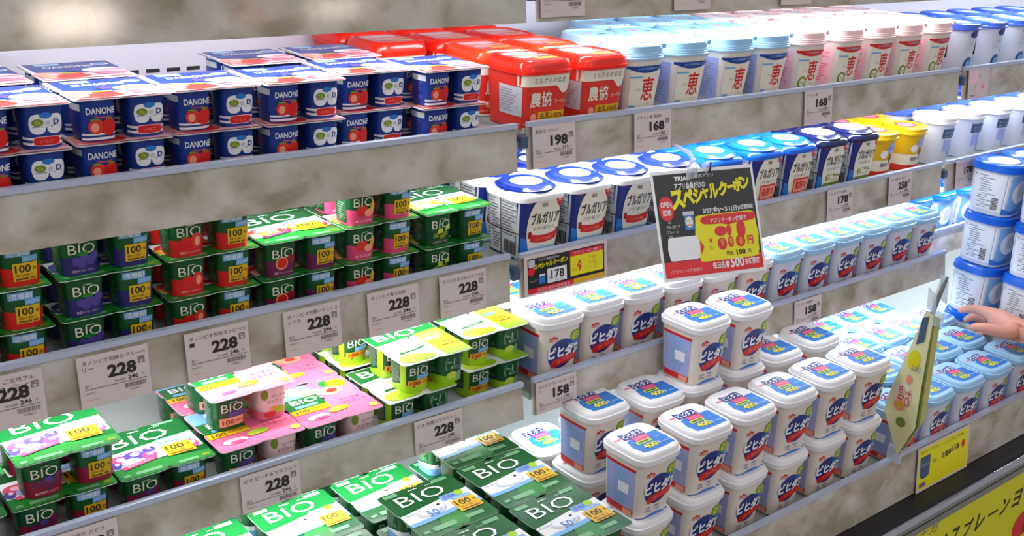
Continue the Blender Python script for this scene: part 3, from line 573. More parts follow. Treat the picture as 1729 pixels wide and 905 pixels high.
# ================================================================ products on the shelves
def quad(protos, kinds, loc, label, group, rz=0, cat='yogurt pack', name='yogurt_four_pack', w=W4, film=False):
    t = thing(name, label, cat, loc, rz, group); p = w/2
    link('lid', protos['lid'], t)
    for j, (a, b) in enumerate(((0, 0), (1, 0), (0, 1), (1, 1))): link('cup', protos[kinds[j]], t, (p*(a+.5), p*(b+.5), 0))
    return t
def tub(parts, loc, label, group, rz=0, name='yogurt_tub', cat='yogurt tub', rx=0, ry=0):
    t = thing(name, label, cat, loc, rz, group)
    if rx or ry: t.rotation_euler = (rx, ry, rz)
    for n_, me in parts: link(n_, me, t)
    return t
J = lambda a=.9: R(random.uniform(-a, a))
ORD = ['first', 'second', 'third', 'fourth', 'fifth', 'sixth', 'seventh', 'eighth', 'ninth', 'tenth']
# --- second shelf from top: blue strawberry packs
dp = {'lid': danone_lid(), 'a': danone_cup('logo'), 'b': danone_cup('badge')}
G = 'blue strawberry four-packs on the second shelf'
dcols = [(.170, 1.25, 'partly cut by the left frame edge'), (.288, 1.235, 'second column from the left'), (.410, 1.268, 'third column from the left'), (.529, 1.266, 'fourth column from the left'), (.650, 1.244+.018, 'fifth column from the left'), (.778, 1.285, 'pushed back, second column from the red tubs'), (.902, 1.262, 'column beside the red-lidded tubs')]
dcols = [(.166, 1.268, dcols[0][2]), (.287, 1.262, dcols[1][2]), (.409, 1.268, dcols[2][2]), (.528, 1.270, dcols[3][2]), (.648, 1.264, dcols[4][2]), (.770, 1.288, dcols[5][2]), (.8895, 1.262, dcols[6][2])]
for x, y, wh in dcols:
    for k in range(2): quad(dp, 'abab', (x+.0015*k, y+.001*k, ZA+k*HD), 'blue strawberry yogurt four-pack, %s layer, front row, %s' % (('lower', 'upper')[k], wh), G, J(.5), w=WD)
for x, y, wh in ((.168, 1.390, 'far left'), (.290, 1.394, 'second from left'), (.418, 1.396, 'third from left'), (.671, 1.408, 'beside the bare shelf gap'), (.800, 1.410, 'nearest the red tubs')):
    for k in range(2): quad(dp, 'abab', (x, y+.001*k, ZA+k*HD), 'blue strawberry yogurt four-pack, back row, %s layer, %s' % (('lower', 'upper')[k], wh), G, J(.5), w=WD)
for x, wh in ((.166, 'far left'), (.288, 'second from left')):
    for k in range(2): quad(dp, 'abab', (x, 1.520, ZA+k*HD), 'blue strawberry yogurt four-pack, third row back, %s layer, %s' % (('lower', 'upper')[k], wh), G, J(.5), w=WD)
# --- red-lidded tubs
fb = farm_body(); fl = farm_lid('lid_red'); fo = farm_lid('lid_orange')
for me_ in (fb, fl, fo): me_.transform(Matrix.Diagonal((1, 1, 1.08, 1)))
for c, x in enumerate((1.127, 1.2475)):
    for r_ in range(4): tub([('body', fb), ('lid', fo if r_ == 1 else fl)], (x, 1.318+.1115*r_, ZA), 'red tub with glossy red lid, %s column, %s row from the front' % (('left', 'right')[c], ORD[r_]), 'red-lidded tubs on the second shelf', J(1))
for r_ in range(2): tub([('body', fb), ('lid', fl)], (1.010, 1.545+.1115*r_, ZA), 'red tub with glossy red lid behind the blue packs, %s one' % ('nearer', 'farther')[r_], 'red-lidded tubs on the second shelf', J(2))
# --- letter tubs: light-blue and pink lids
mb1, mb2 = meg_body('danone_blue', False, 'lilac'), meg_body('red', True, 'lpink'); ml1, ml2 = meg_lid('lid_iceblue'), meg_lid('lid_pinkish')
mx = [1.348, 1.460, 1.583, 1.688, 1.800, 1.926, 2.038, 2.142, 2.257]
for i, x in enumerate(mx):
    ic = i < 4
    for r_ in range(4):
        if (i == 0 and r_ > 1) or (i == 1 and r_ > 2): continue
        lb = '%s tub with red character, %s column from the left, %s row' % ('light-blue-lidded' if ic else 'pink-lidded', ORD[i if ic else i-4], ORD[r_])
        tub([('body', mb1 if ic else mb2), ('lid', ml1 if ic else ml2)], (x+.003*r_, 1.316+.1025*r_, ZA), lb, 'light-blue-lidded tubs' if ic else 'pink-lidded tubs', J(1.5))
cb, cl = round_tub('cobalt'), round_lid('cobalt', 'lid_cobalt')
for i, x in enumerate((2.395, 2.515, 2.635, 2.752, 2.868)):
    for r_ in range(2): tub([('body', cb), ('lid', cl)], (x, 1.322+.11*r_, ZA), 'white milk-yogurt tub with cobalt lid, %s column right of the joint, %s row' % (ORD[i], ORD[r_]), 'cobalt-lidded tubs at the right', J(2))
# --- third shelf: green four-packs
def biop(band, fr, cols, ribbon): return {'lid': bio_lid(fr, 'foil_green', cols, ribbon), 'a': bio_cup(band, fr, 'logo'), 'b': bio_cup(band, fr, 'badge')}
BP = {'mixed fruit': biop('red', 'strawberry', ('orange', 'gold', 'tomato'), 'red'), 'blueberry': biop('berry', 'blueberry', ('violet', 'slate', 'violet'), 'violet'), 'strawberry': biop('red', 'strawberry', ('tomato', 'orange', 'red'), 'red'),
      'fig': biop('purple', 'fig', ('tomato', 'peach', 'orange'), 'purple'), 'peach': biop('hotpink', 'peach', ('peach', 'orange', 'tomato'), 'hotpink'), 'aloe': biop('dgreen', 'aloe', ('lime', 'ygreen', 'pale'), 'bgreen'), 'grape': biop('wine', 'grape', ('hotpink', 'violet', 'lilac'), 'hotpink')}
G = 'green fruit yogurt four-packs on the third shelf'
for fr, x, n, oy in (('mixed fruit', .243, 3, 0), ('blueberry', .376, 3, 0), ('strawberry', .510, 3, 0), ('fig', .641, 2, .0), ('peach', .7695, 3, .002), ('aloe', .904, 2, 0)):
    for k in range(n):
        dx = (.006 if fr == 'fig' and k == 0 else 0)*0+random.uniform(-.001, .001)
        quad(BP[fr], 'abab', (x+dx, 1.268+oy+random.uniform(0, .002), ZB+k*H4), 'green %s yogurt four-pack in front row, %s of %s layers' % (fr, ('bottom', 'second', 'top')[k] if n == 3 else ('bottom', 'top')[k], ('two', 'three')[n-2]), G, J(.4))
for fr, x, n in (('mixed fruit', .243, 2), ('blueberry', .376, 2), ('strawberry', .510, 2), ('fig', .641, 1), ('peach', .770, 2), ('aloe', .904, 1)):
    for k in range(n): quad(BP[fr], 'abab', (x, 1.402, ZB+k*H4), 'green %s yogurt four-pack in the row behind, %s layer' % (fr, ('bottom', 'upper')[k]), G, J(.4))
# --- third shelf: square tubs with round discs on the lids
bb = {k: bul_body(k) for k in ('plain', 'lowfat', 'sugar')}
fw, fblue, fdark = bul_flange('lid_white'), bul_flange('lid_blue'), bul_flange('lid_dark')
dn, dbl, dk = bul_disc('lid_navy'), bul_disc('lid_blue'), bul_disc('lid_dark', 'white', True)
bx_ = [1.128, 1.235, 1.342, 1.456, 1.575, 1.696, 1.801, 1.908, 2.019]
for me_ in {id(q): q for q in list(bb.values())+[fw, fblue, fdark, dn, dbl, dk]}.values(): me_.transform(Matrix.Diagonal((1, 1, 1.14, 1)))
for i, x in enumerate(bx_):
    kind = 'plain' if i < 4 else ('lowfat' if i < 7 else 'sugar')
    parts = [('body', bb[kind]), ('lid', fw if i < 4 else fblue if i < 7 else fdark), ('lid_disc', dn if i < 4 else dbl if i < 7 else dk)]
    kd = 'white lid and navy disc' if i < 4 else 'bright blue lid' if i < 7 else 'dark navy lid with white oval'
    for r_ in range(3): tub(parts, (x, 1.312+.107*r_, ZB), 'square navy tub, %s, %s tub from the left, %s row' % (kd, ORD[i], ORD[r_]), 'square navy tubs on the third shelf', J(1.2))
gb, gl = round_tub('gold'), round_lid('gold', 'lid_gold')
for i, x in enumerate((2.132, 2.248)):
    for r_ in range(4): tub([('body', gb), ('lid', gl)], (x, 1.32+.098*r_, ZB), 'yellow-lidded gold tub, %s column, %s row' % (('left', 'right')[i], ORD[r_]), 'yellow-lidded tubs', J(3))
wb, wl, wl2 = round_tub('grey'), round_lid('grey', 'lid_white'), round_lid('grey', 'lid_cobalt')
for i, x in enumerate((2.378, 2.506, 2.630, 2.75, 2.87)):
    for r_ in range(3): tub([('body', wb), ('lid', wl if r_ == 0 else wl2)], (x, 1.325+.108*r_, ZB), 'round pale tub with %s lid and grey label, %s column, %s row' % ('white' if r_ == 0 else 'blue', ORD[i], ORD[r_]), 'round pale tubs at the right', J(3))
# --- fourth shelf: grape, pink peach and muscat packs
pp = {'lid': pink_lid(), 'a': pink_cup('logo'), 'b': pink_cup('text')}; up = {'lid': muscat_lid(), 'a': muscat_cup('logo'), 'b': muscat_cup('text')}
G = 'four-packs on the fourth shelf'
for x, y, k, lb in ((.155, 1.226, 0, 'grape yogurt four-pack, bottom layer, at the left frame edge'), (.158, 1.230, 1, 'grape yogurt four-pack, top layer, at the left frame edge'), (.286, 1.226, 0, 'grape yogurt four-pack under another one, second from the left edge'),
                   (.298, 1.233, 1, 'shrink-wrapped grape yogurt four-pack on top of another, lower left'), (.415, 1.222, 0, 'single-layer grape yogurt four-pack lying between stacked grape and pink packs')):
    quad(BP['grape'], 'abab', (x, y, ZC+k*H4), lb, G, J(.5))
for x, y, k, lb in ((.5475, 1.219, 0, 'pink peach four-pack lying under a shifted pink pack'), (.556, 1.262, 1, 'pink peach four-pack stacked askew on another pink pack'), (.675, 1.217, 0, 'single-layer pink peach four-pack beside the muscat packs'), (.5475, 1.348, 0, 'pink peach four-pack in the back row, left'), (.675, 1.346, 0, 'pink peach four-pack in the back row, right')):
    quad(pp, 'abab', (x, y, ZC+k*H4), lb, G, J(.4))
for x, y, k, lb in ((.8085, 1.216, 0, 'green muscat four-pack, bottom layer, beside the single pink pack'), (.836, 1.220, 1, 'green muscat four-pack, top layer, shifted right over its stack'), (.971, 1.240, 0, 'green muscat four-pack, bottom layer, beside the white tubs'), (.9735, 1.248, 1, 'green muscat four-pack, top layer, beside the white tubs'), (.812, 1.352, 0, 'green muscat four-pack in the back row, bottom layer'), (.812, 1.356, 1, 'green muscat four-pack in the back row, top layer')):
    quad(up, 'abab', (x, y, ZC+k*H4), lb, G, J(.4))
# --- bifidus-style white and ice-blue tubs
b1, b2 = bih_body('tub_white'), bih_body('tub_cool'); l1, l2 = bih_lid('lid_white'), bih_lid('lid_iceblue')
WH, IB = [('body', b1), ('lid', l1)], [('body', b2), ('lid', l2)]
cx_ = [1.163, 1.266, 1.368, 1.470, 1.571, 1.672, 1.773, 1.874, 1.975, 2.076, 2.177, 2.278]
cx_ = [1.1515, 1.2535, 1.354, 1.457, 1.559, 1.660, 1.761, 1.862, 1.963, 2.064, 2.165, 2.266]
for i, x in enumerate(cx_):
    for r_ in range(3):
        if r_ == 0 and i == 0: y = 1.264
        else: y = 1.272+.103*r_
        w_ = i < 6
        lb = '%s plain yogurt tub on the fourth shelf, %s column, %s row' % ('white-lidded' if w_ else 'ice-blue-lidded', ORD[i if w_ else i-6], ORD[r_])
        tub(WH if w_ else IB, (x, y, ZC), lb, 'plain yogurt tubs on the fourth shelf', J(1.2))
sb, sl = stack_body(), stack_lid(); ST = [('body', sb), ('lid', sl)]
for i, x in enumerate((2.400, 2.508, 2.616, 2.724)):
    for r_ in range(2): tub(ST, (x, 1.368+.108*r_, ZC), 'blue-lidded white tub on the fourth shelf, %s column, %s row' % (ORD[i], ORD[r_]), 'blue-lidded tubs on the fourth shelf', J(2))
# --- case floor: green plain packs
P1 = {'lid': plain_lid(), 'a': plain_cup('logo'), 'b': plain_cup('badge')}; P5 = {'lid': plain_lid(True), 'a': P1['a'], 'b': P1['b'], 'c': blue_cup()}
G = 'green plain yogurt four-packs on the case floor'
for x, y, n, cc, wh in ((.884, 1.0245, 4, P1, 'beside the white tubs'), (.880, .8965, 4, P5, 'nearest the viewer beside white tubs'), (.744, 1.0245, 4, P5, 'second column from the white tubs'), (.740, .8965, 4, P1, 'nearest the viewer, second column'),
                       (.886, 1.1525, 4, P1, 'behind the column beside white tubs'), (.752, 1.168, 3, P1, 'third row, second column'), (.612, 1.168, 3, P1, 'third row, third column'), (.608, 1.040, 3, P1, 'second row, third column'), (.470, 1.168, 3, P1, 'third row, far left'), (.466, 1.040, 3, P1, 'second row, far left'), (.600, .905, 3, P5, 'nearest the viewer, third column'), (.752, 1.296, 3, P1, 'back row, second column'), (.612, 1.296, 3, P1, 'back row, third column')):
    for k in range(n): quad(cc, 'abab', (x+random.uniform(-.001, .001), y, ZD+k*H4), 'green plain yogurt four-pack, %s, %s layer from below' % (wh, ORD[k]), G, J(.3))
# --- case floor: white tubs
HB = .1173
cols = [1.160, 1.284, 1.398, 1.512, 1.626, 1.740]
cn = ['first', 'second', 'third', 'fourth', 'fifth', 'sixth']
for i, x in enumerate(cols):
    for k in range(2): tub(WH, (x-.003*(k == 0), 1.034 if k else 1.031, ZD+k*HB), 'white plain yogurt tub, case floor front row, %s column from left, %s layer' % (cn[i], ('lower', 'upper')[k]), 'white tubs on the case floor', J(2))
for i, x in enumerate([1.190, 1.302, 1.402, 1.517, 1.630, 1.750]):
    y = 1.178 if i == 0 else 1.155
    for k in range(3 if i in (2, 3) else 2): tub(WH, (x, y, ZD+k*HB), 'white plain yogurt tub, case floor second row, %s column from left, %s layer' % (cn[i], ('lower', 'middle' if i in (2, 3) else 'upper', 'top')[k]), 'white tubs on the case floor', J(2))
for i, x in enumerate([1.182, 1.300, 1.410, 1.520, 1.632, 1.745]): tub(WH, (x, 1.288, ZD), 'white plain yogurt tub, case floor third row, %s column from left' % cn[i], 'white tubs on the case floor', J(2))
# --- case floor: ice-blue tubs
for r_, (y, xs) in enumerate(((1.013, [1.862, 1.972, 2.088, 2.204, 2.328]), (1.119, [1.868, 1.975, 2.082, 2.186, 2.290]), (1.225, [1.840, 1.941, 2.042, 2.143, 2.244, 2.345]), (1.330, [1.850, 1.955, 2.060, 2.165, 2.270]), (1.435, [1.850, 1.955, 2.060, 2.165, 2.270]))):
    for i, x in enumerate(xs): tub(IB, (x, y, ZD), 'ice-blue-lidded tub touched by the reaching hand' if (r_, i) == (2, 5) else 'ice-blue-lidded plain yogurt tub on the case floor, %s row, %s from the left' % (ORD[r_], ORD[i]), 'ice-blue tubs on the case floor', J(3))
# --- tall stacks of blue-lidded tubs
big = [(n_, me_.copy()) for n_, me_ in ST]
for n_, me_ in big: me_.transform(Matrix.Diagonal((1.116, 1.116, 1.116, 1)))
for s_, (x, y, wh) in enumerate(((2.466, 1.184, 'left stack behind'), (2.468, 1.062, 'stack beyond the hand'), (2.592, 1.184, 'rightmost stack'))):
    for k in range(4): tub(big, (x+random.uniform(-.003, .003), y+random.uniform(-.001, .001), ZD+.1227*k), 'large white tub with bright blue lid, %s of four in %s' % (('lowest', 'second', 'third', 'topmost')[k], wh), 'tall stacks of blue-lidded tubs', J(4))
# ================================================================ price cards
def card(w_, h_, paint, loc, label, cat='price card', name='price_card', tilt=-7.6, group='white price cards on the shelf fronts', base='card'):
    m = MB(); m.box(0, -.0006, -h_, w_, 0, 0, base); F = lambda x, y, k=1: (x, -.0006-.00018*k, y)
    paint(m, F, w_, h_); o = link(name, m.mesh(name), None, loc); o.rotation_euler = (R(tilt), 0, 0); tag(o, label, cat, group); return o
def price(title, big, small, title2=None, code='町1'):
    def p(m, F, w_, h_):
        n = len(title); tw = min(.078, .0066*n)
        m.text(F, title, .006+tw/2, -.0085, .0058, 'ink', w=tw, k=1)
        if title2: m.text(F, title2, .006+.0033*len(title2), -.0165, .0058, 'ink', w=.0066*len(title2), k=1)
        m.text(F, big, .0535, -.0245, .0165, 'ink', w=.036, k=2, bold=.045)
        m.rect(F, .0740, -.0225, .0825, -.0140, 'softink', 1); m.rect(F, .0750, -.0215, .0815, -.0150, 'card', 2); m.text(F, '円', .07825, -.01825, .0060, 'ink', k=3, bold=.01)
        m.text(F, small, .066, -.0372, .0055, 'ink', w=.013, k=2, bold=.02); m.text(F, '円', .0785, -.0372, .003, 'softink', k=2); m.text(F, '税込価格', .0495, -.0382, .0030, 'softink', w=.014, k=2)
        m.rect(F, .006, -.0425, .083, -.0416, 'softink', 2, nu=1)
        m.text(F, code, .0105, -.0385, .0048, 'softink', k=2)
        rr = random.Random(int(big)+len(title)); x = .055
        while x < .080:
            q = rr.uniform(.0005, .0014); m.rect(F, x, -.0505, x+q, -.0445, 'softink', 2, nu=1); x += q+rr.uniform(.0005, .0012)
        m.text(F, '4908011', .068, -.0535, .0022, 'softink', w=.014, k=2); m.text(F, '100g当り', .0125, -.0470, .0028, 'softink', w=.013, k=2); m.text(F, '00-0000', .0125, -.0515, .0024, 'softink', w=.013, k=2) if False else m.rect(F, .006, -.0560, .022, -.0552, 'peach', 2, nu=1)
    return p
YB, YA, YC = 1.2515, 1.2515, 1.2025
def bcard(x, t, lb, t2=None, big='228', small='246', c='町1', z=-.5790, y=YB, h_=.0655): card(.088, h_, price(t, big, small, t2, c), (x, y, Z0+z), lb)
bcard(.253, 'ダノンビオ ご当地フル', '228 yen card under the mixed fruit packs, cut by the left edge', '　　　　　　　ション')
bcard(.381, 'ダノンビオ旬摘みブルーベ', '228 yen card under the blueberry packs', 'リー')
bcard(.517, 'ダノンビオ完熟ストロベリ', '228 yen card under the strawberry packs', 'ー')
bcard(.657, 'ダノンビオ芳醇いちじくミ', '228 yen card under the fig packs', 'ックス', c='町2')
bcard(.790, 'ダノンビオ香る白桃', '228 yen card under the peach packs')
bcard(.9165, 'ダノンビオぷるぷるアロエ', '228 yen card under the aloe packs', c='町2')
bcard(1.883, 'ブルガリア 脂肪0', '178 yen card under the navy-lidded tubs', big='178', small='192')
bcard(2.103, 'カスピ海ヨーグルト', '258 yen card under the yellow-lidded tubs', big='258', small='278')
bcard(2.375, 'ギリシャヨーグルト', '178 yen card right of the joint on the third shelf', big='178', small='192')
bcard(1.083, '農協ヨーグルト', '198 yen card under the red-lidded tubs', big='198', small='213', c='町2', z=-.3665)
bcard(1.302, 'ナチュレ恵 脂肪0', '168 yen card under the light-blue-lidded tubs', big='168', small='181', z=-.3665)
bcard(1.759, 'ナチュレ恵', '168 yen card under the pink-lidded tubs', big='168', small='181', z=-.3665)
bcard(1.060+.019, '牧場の朝', 'price card on the topmost shelf front at the left joint', big='188', small='203', z=-.1370, c='町2') if False else bcard(1.080, 'プレーン', 'price card on the topmost shelf front at the left joint', big='188', small='203', z=-.1370, c='町2')
bcard(1.364, 'プレーン', 'price card on the topmost shelf front, above the light-blue lids', big='188', small='203', z=-.1370)
bcard(1.640, 'プレーン', 'price card on the topmost shelf front, above the pink lids', big='188', small='203', z=-.1370)
bcard(.310, 'ビオ 贅沢搾りぶどう', '228 yen card under the grape packs, at the bottom edge', z=-.7785, y=YC, h_=.054)
bcard(.563, 'ビオ ピーチ＆マスカット', '228 yen card under the pink peach packs', z=-.7785, y=YC, h_=.054)
bcard(.843, 'ビオ 芳醇＆マスカット', '228 yen card under the muscat packs', z=-.7785, y=YC, h_=.054)
bcard(1.080, 'ビヒダスプレーンヨーグル', '158 yen card under the white tubs of the fourth shelf', 'ト', big='158', small='170', z=-.7775, y=YC, h_=.054)
bcard(1.755, 'ビヒダス 脂肪0', '158 yen card under the ice-blue tubs of the fourth shelf', big='158', small='170', z=-.7785, y=YC, h_=.054)
def faded(m, F, w_, h_):
    m.rect(F, .004, -.03, .040, -.004, 'lpink', 1); m.text(F, '恵', .05, -.014, .010, 'lgrey', k=2); m.text(F, '10', .062, -.040, .012, 'pink', k=2, bold=.03); m.text(F, 'g', .030, -.038, .007, 'grey', k=2); m.rect(F, .010, -.06, .03, -.056, 'grey', 2); m.rect(F, .044, -.046, .078, -.033, 'lpink', 1)
card(.088, .066, faded, (2.353, YA, Z0-.3665), 'faded pink and white card under the cobalt-lidded tubs', group=None)
def yellowcard(m, F, w_, h_):
    m.rect(F, .005, -h_+.005, w_-.005, -.005, 'yellow', 1, nu=1); m.text(F, '森永ビヒダス', .040, -.012, .007, 'olive', w=.060, k=2); m.text(F, 'プレーンヨーグルト', .105, -.014, .007, 'olive', w=.085, k=2); m.text(F, '400g', .160, -.014, .007, 'brown', w=.022, k=2)
    m.rect(F, .010, -.058, .046, -.022, 'slate', 2, nu=1); m.ell(F, .028, -.060, .018, .010, 'slate', 2, 12); m.text(F, 'ビヒダス', .028, -.040, .008, 'lblue', w=.030, k=3); m.text(F, '脂肪', .064, -.042, .007, 'olive', k=2)
    m.text(F, 'お買得', .108, -.040, .014, 'ink', w=.036, k=2, bold=.02); m.text(F, '158', .143, -.036, .012, 'ink', w=.026, k=2, bold=.02); m.ell(F, .172, -.036, .006, .009, 'signred', 2); m.rect(F, .010, -.088, .034, -.078, 'softink', 2)
card(.196, .097, yellowcard, (1.891, .9605, Z0-1.0385), 'bright yellow offer card on the case front panel above the chrome rail', 'price card', tilt=-7, group=None)
def coupon(m, F, w_, h_, big=False):
    pass
def small_coupon(m, F, w_, h_):
    a, b, c, e = .007, w_-.006, -.006, -h_+.004
    m.rect(F, a, e, b, c, 'black', 1, nu=1); m.rect(F, a, e, a+.098, e+.0085, 'signred', 2, nu=1); m.rect(F, a+.098, e, b, e+.0085, 'gold', 2, nu=1); m.text(F, '毎日先着500名様限定', a+.055, e+.004, .0055, 'lpink', w=.070, k=3)
    m.rect(F, .098, -.050, b-.003, -.009, 'yellow', 2, nu=1); m.rect(F, .098, -.0165, b-.003, -.008, 'signred', 3, nu=1); m.text(F, 'アプリクーポン使用で', .137, -.0122, .0055, 'lpink', w=.062, k=4)
    m.text(F, '↑', .119, -.034, .022, 'tomato', w=.013, k=3, bold=.05); m.text(F, '本体', .107, -.040, .006, 'orange', k=3); m.text(F, '円', .148, -.034, .022, 'orange', w=.014, k=3)
    m.rect(F, .048, -.052, .090, -.028, 'white', 2, nu=1); m.text(F, '178', .070, -.039, .015, 'ink', w=.028, k=3, bold=.02); m.text(F, '税込 192円', .074, -.0495, .003, 'softink', w=.018, k=3); m.text(F, '本体', .052, -.043, .005, 'ink', w=.004, k=3)
    m.text(F, 'スペシャルクーポン', .056, -.0190, .010, 'yellow', w=.074, k=3, bold=.04, rot=.04); m.text(F, 'アプリ会員だけの', .052, -.0105, .005, 'white', w=.044, k=3)
    m.rect(F, .009, -.020, .022, -.008, 'lgrey', 2); m.ell(F, .0145, -.027, .007, .007, 'signred', 3); m.rect(F, .030, -.050, .043, -.036, 'mblue', 3); m.rect(F, .031, -.037, .0425, -.034, 'white', 4); m.text(F, 'ブルガリア', .0185, -.043, .004, 'lgrey', w=.018, k=3)
card(.1815, .0675, small_coupon, (1.081, 1.2515, Z0-.5760), 'small black, red and yellow coupon card showing 178 on the third shelf front', 'coupon card', name='coupon_card', group=None)
# large coupon poster hanging below the second shelf
PW, PH = .268, .196
m = MB(); m.box(0, -.0012, -PH, PW, 0, 0, 'white'); F = lambda x, y, k=1: (x, -.0012-.0002*k, y)
e = .006
m.rect(F, e, -PH+e, PW-e, -e, 'black', 1, nu=1); m.rect(F, e, -PH+e, PW-e, -PH+.040-.006, 'signred', 2, nu=1)
m.text(F, '毎日先着', .150, -PH+.0195, .013, 'white', w=.044, k=3, bold=.02); m.text(F, '500', .193, -PH+.0215, .019, 'white', w=.036, k=3, bold=.03); m.text(F, '名様限定', .233, -PH+.0205, .012, 'white', w=.040, k=3, bold=.02); m.text(F, '1アカウント1日1回限り', .060, -PH+.0165, .006, 'lpink', w=.080, k=3)
m.text(F, 'TRIAL', .078, -.0155, .008, 'white', w=.040, k=3, bold=.04); m.text(F, 'アプリ会員だけの', .096, -.029, .012, 'white', w=.080, k=3, bold=.02); m.text(F, '公式アプリ', .135, -.0135, .006, 'white', w=.05, k=3)
for i, ch in enumerate('スペシャルクーポン'):
    hh = (.036, .030, .028, .020, .027, .026, .006, .026, .024)[i]; xx = (.060, .088, .114, .1335, .155, .181, .203, .221, .242)[i]
    m.text(F, ch, xx, -.053+.0026*i, hh, 'yellow', w=(.036, .030, .026, .020, .026, .026, .020, .026, .022)[i], k=4, bold=.06, rot=.10)
m.ell(F, .029, -.067, .019, .022, 'signred', 3); m.text(F, 'OPEN', .029, -.060, .010, 'white', w=.028, k=5, bold=.02); m.text(F, '記念', .029, -.074, .011, 'white', w=.022, k=5, bold=.02)
m.text(F, '2/27(金)〜3/1(日)', .168, -.0775, .012, 'white', w=.096, k=4, bold=.02); m.text(F, '3日間限定', .236, -.0765, .009, 'white', w=.038, k=4, bold=.02)
m.ell(F, .176, -.126, .084, .042, 'yellow', 2, 24, p=5); m.rect(F, .112, -.158, .2565, -.094, 'yellow', 2, nu=1); m.ell(F, .184, -.126, .0745, .0415, 'yellow', 3, 24, p=4); m.ell(F, .184, -.094, .0745, .0085, 'signred', 4, 20, p=2); m.poly(F, [(.112, -.094), (.256, -.094), (.184, -.106)], 'signred', 5)
m.text(F, 'アプリクーポン使用で', .184, -.096, .0085, 'white', w=.096, k=6, bold=.02)
m.ell(F, .160, -.116, .016, .009, 'signred', 5); m.ell(F, .182, -.116, .007, .010, 'tomato', 5); m.ell(F, .214, -.115, .012, .016, 'signred', 5); m.text(F, '本', .131, -.131, .009, 'signred', k=5, bold=.03); m.text(F, '体', .131, -.144, .009, 'signred', k=5, bold=.03)
m.ell(F, .160, -.139, .012, .011, 'signred', 5); m.ell(F, .183, -.137, .008, .010, 'tomato', 5); m.ell(F, .209, -.137, .0125, .011, 'signred', 5)
for xx in (.160, .183, .209): m.text(F, '8' if xx > .2 else '9', xx, -.137, .013, 'gold', w=.009, k=6)
m.text(F, '円', .235, -.137, .016, 'signred', k=5, bold=.04); m.text(F, '税込', .177, -.157, .008, 'ink', w=.018, k=5, bold=.02); m.text(F, '108', .206, -.157, .010, 'ink', w=.024, k=5, bold=.03); m.text(F, '円', .2295, -.157, .007, 'ink', k=5)
m.rect(F, .070, -.108, .094, -.078, 'mblue', 3); m.rect(F, .068, -.082, .096, -.075, 'lgrey', 4); m.ell(F, .082, -.094, .010, .010, 'cream', 4); m.text(F, 'ブルガリア', .082, -.092, .0035, 'ink', w=.016, k=5); m.band(F, .074, .090, -.1005, -.0985, 'red', 5)
m.text(F, '明治', .032, -.092, .004, 'lgrey', k=4); m.text(F, 'ブルガリア', .040, -.100, .006, 'white', w=.036, k=4); m.text(F, 'プレーン', .037, -.109, .006, 'white', w=.030, k=4); m.text(F, '400g', .030, -.117, .005, 'lgrey', k=4)
m.ell(F, .060, -.140, .041, .021, 'white', 3, 22, p=4); m.poly(F, [(.103, -.128), (.112, -.141), (.103, -.154)], 'signred', 4)
o = link('coupon_poster', m.mesh('coupon_poster'), None); tag(o, 'large black and yellow coupon poster hanging in front of the tubs', 'poster')
o.matrix_world = Matrix.Translation((1.384, 1.137, Z0-.5345)) @ Matrix.Rotation(-.2891, 4, 'Z') @ Matrix.Rotation(-.022, 4, 'Y') @ Matrix.Rotation(-.424, 4, 'X') @ Matrix.Translation((-.0988, 0, .0908)) @ Matrix.Diagonal((.1976/PW, 1, .1816/PH, 1))
t = thing('poster_clip', 'clear plastic clip holding the large coupon poster', 'clip', (1.388, 1.172, Z0-.452))
for sx in (-.020, .016):
    m = MB(); m.prism_x([(-.006, -.012), (.004, -.014), (.004, .008), (-.002, .012), (-.006, .006)], sx-.008, sx+.008, 'clear'); link('jaw', m.mesh('jaw'), t)
m = MB(); m.tube([(-.03, .004, .010), (-.01, .006, .014), (.005, .03, .020), (.010, .072, .024)], .004, 'clear', 8); link('arm', m.mesh('arm', True), t)
m = MB(); m.tube([(.016, -.008, .012), (.016, -.009, .002), (.016, -.007, -.006)], .0016, 'ink', 6); link('pin', m.mesh('pin', True), t)
# folded yellow offer sign standing on the case rail
t = thing('folded_offer_sign', 'yellow folded offer sign in clear film on the case rail, seen nearly edge-on', 'sign', (1.800, .95, Z0-1.02))
PA = [(.000, .004), (.042, .086), (.036, .130), (.012, .232), (-.004, .306), (-.020, .300), (-.024, .130), (-.026, .075)]
m = MB()
for sx, mt_ in ((-.0075, 'offer_yellow'), (-.0065, 'white')): m.add([(sx-.004*math.sin(b*9), a, b) for a, b in PA], [tuple(range(len(PA))) if mt_ == 'offer_yellow' else tuple(reversed(range(len(PA))))], mt_)
SF = lambda a, b, k=1: (-.0078-.0003*k-.004*math.sin(b*9), a, b)
m.ell(SF, .000, .205, .012, .020, 'yellow', 1); m.ell(SF, .010, .130, .018, .026, 'cream', 2); m.text(SF, 'お得', .006, .128, .040, 'tomato', w=.026, k=3); m.ell(SF, .012, .108, .012, .012, 'peach', 3); m.ell(SF, .012, .108, .007, .007, 'gold', 4); m.ell(SF, .002, .165, .006, .009, 'peach', 3); m.ell(SF, .004, .075, .010, .010, 'olive', 3); m.poly(SF, [(-.012, .246), (.002, .236), (.000, .290), (-.012, .296)], 'slate', 3); m.text(SF, '企画品', -.008, .190, .012, 'grey', w=.020, k=3)
link('printed_card', m.mesh('printed_card'), t)
m = MB(); PB = [(.000, .004), (-.004, .300), (-.016, .296), (-.026, .075)]
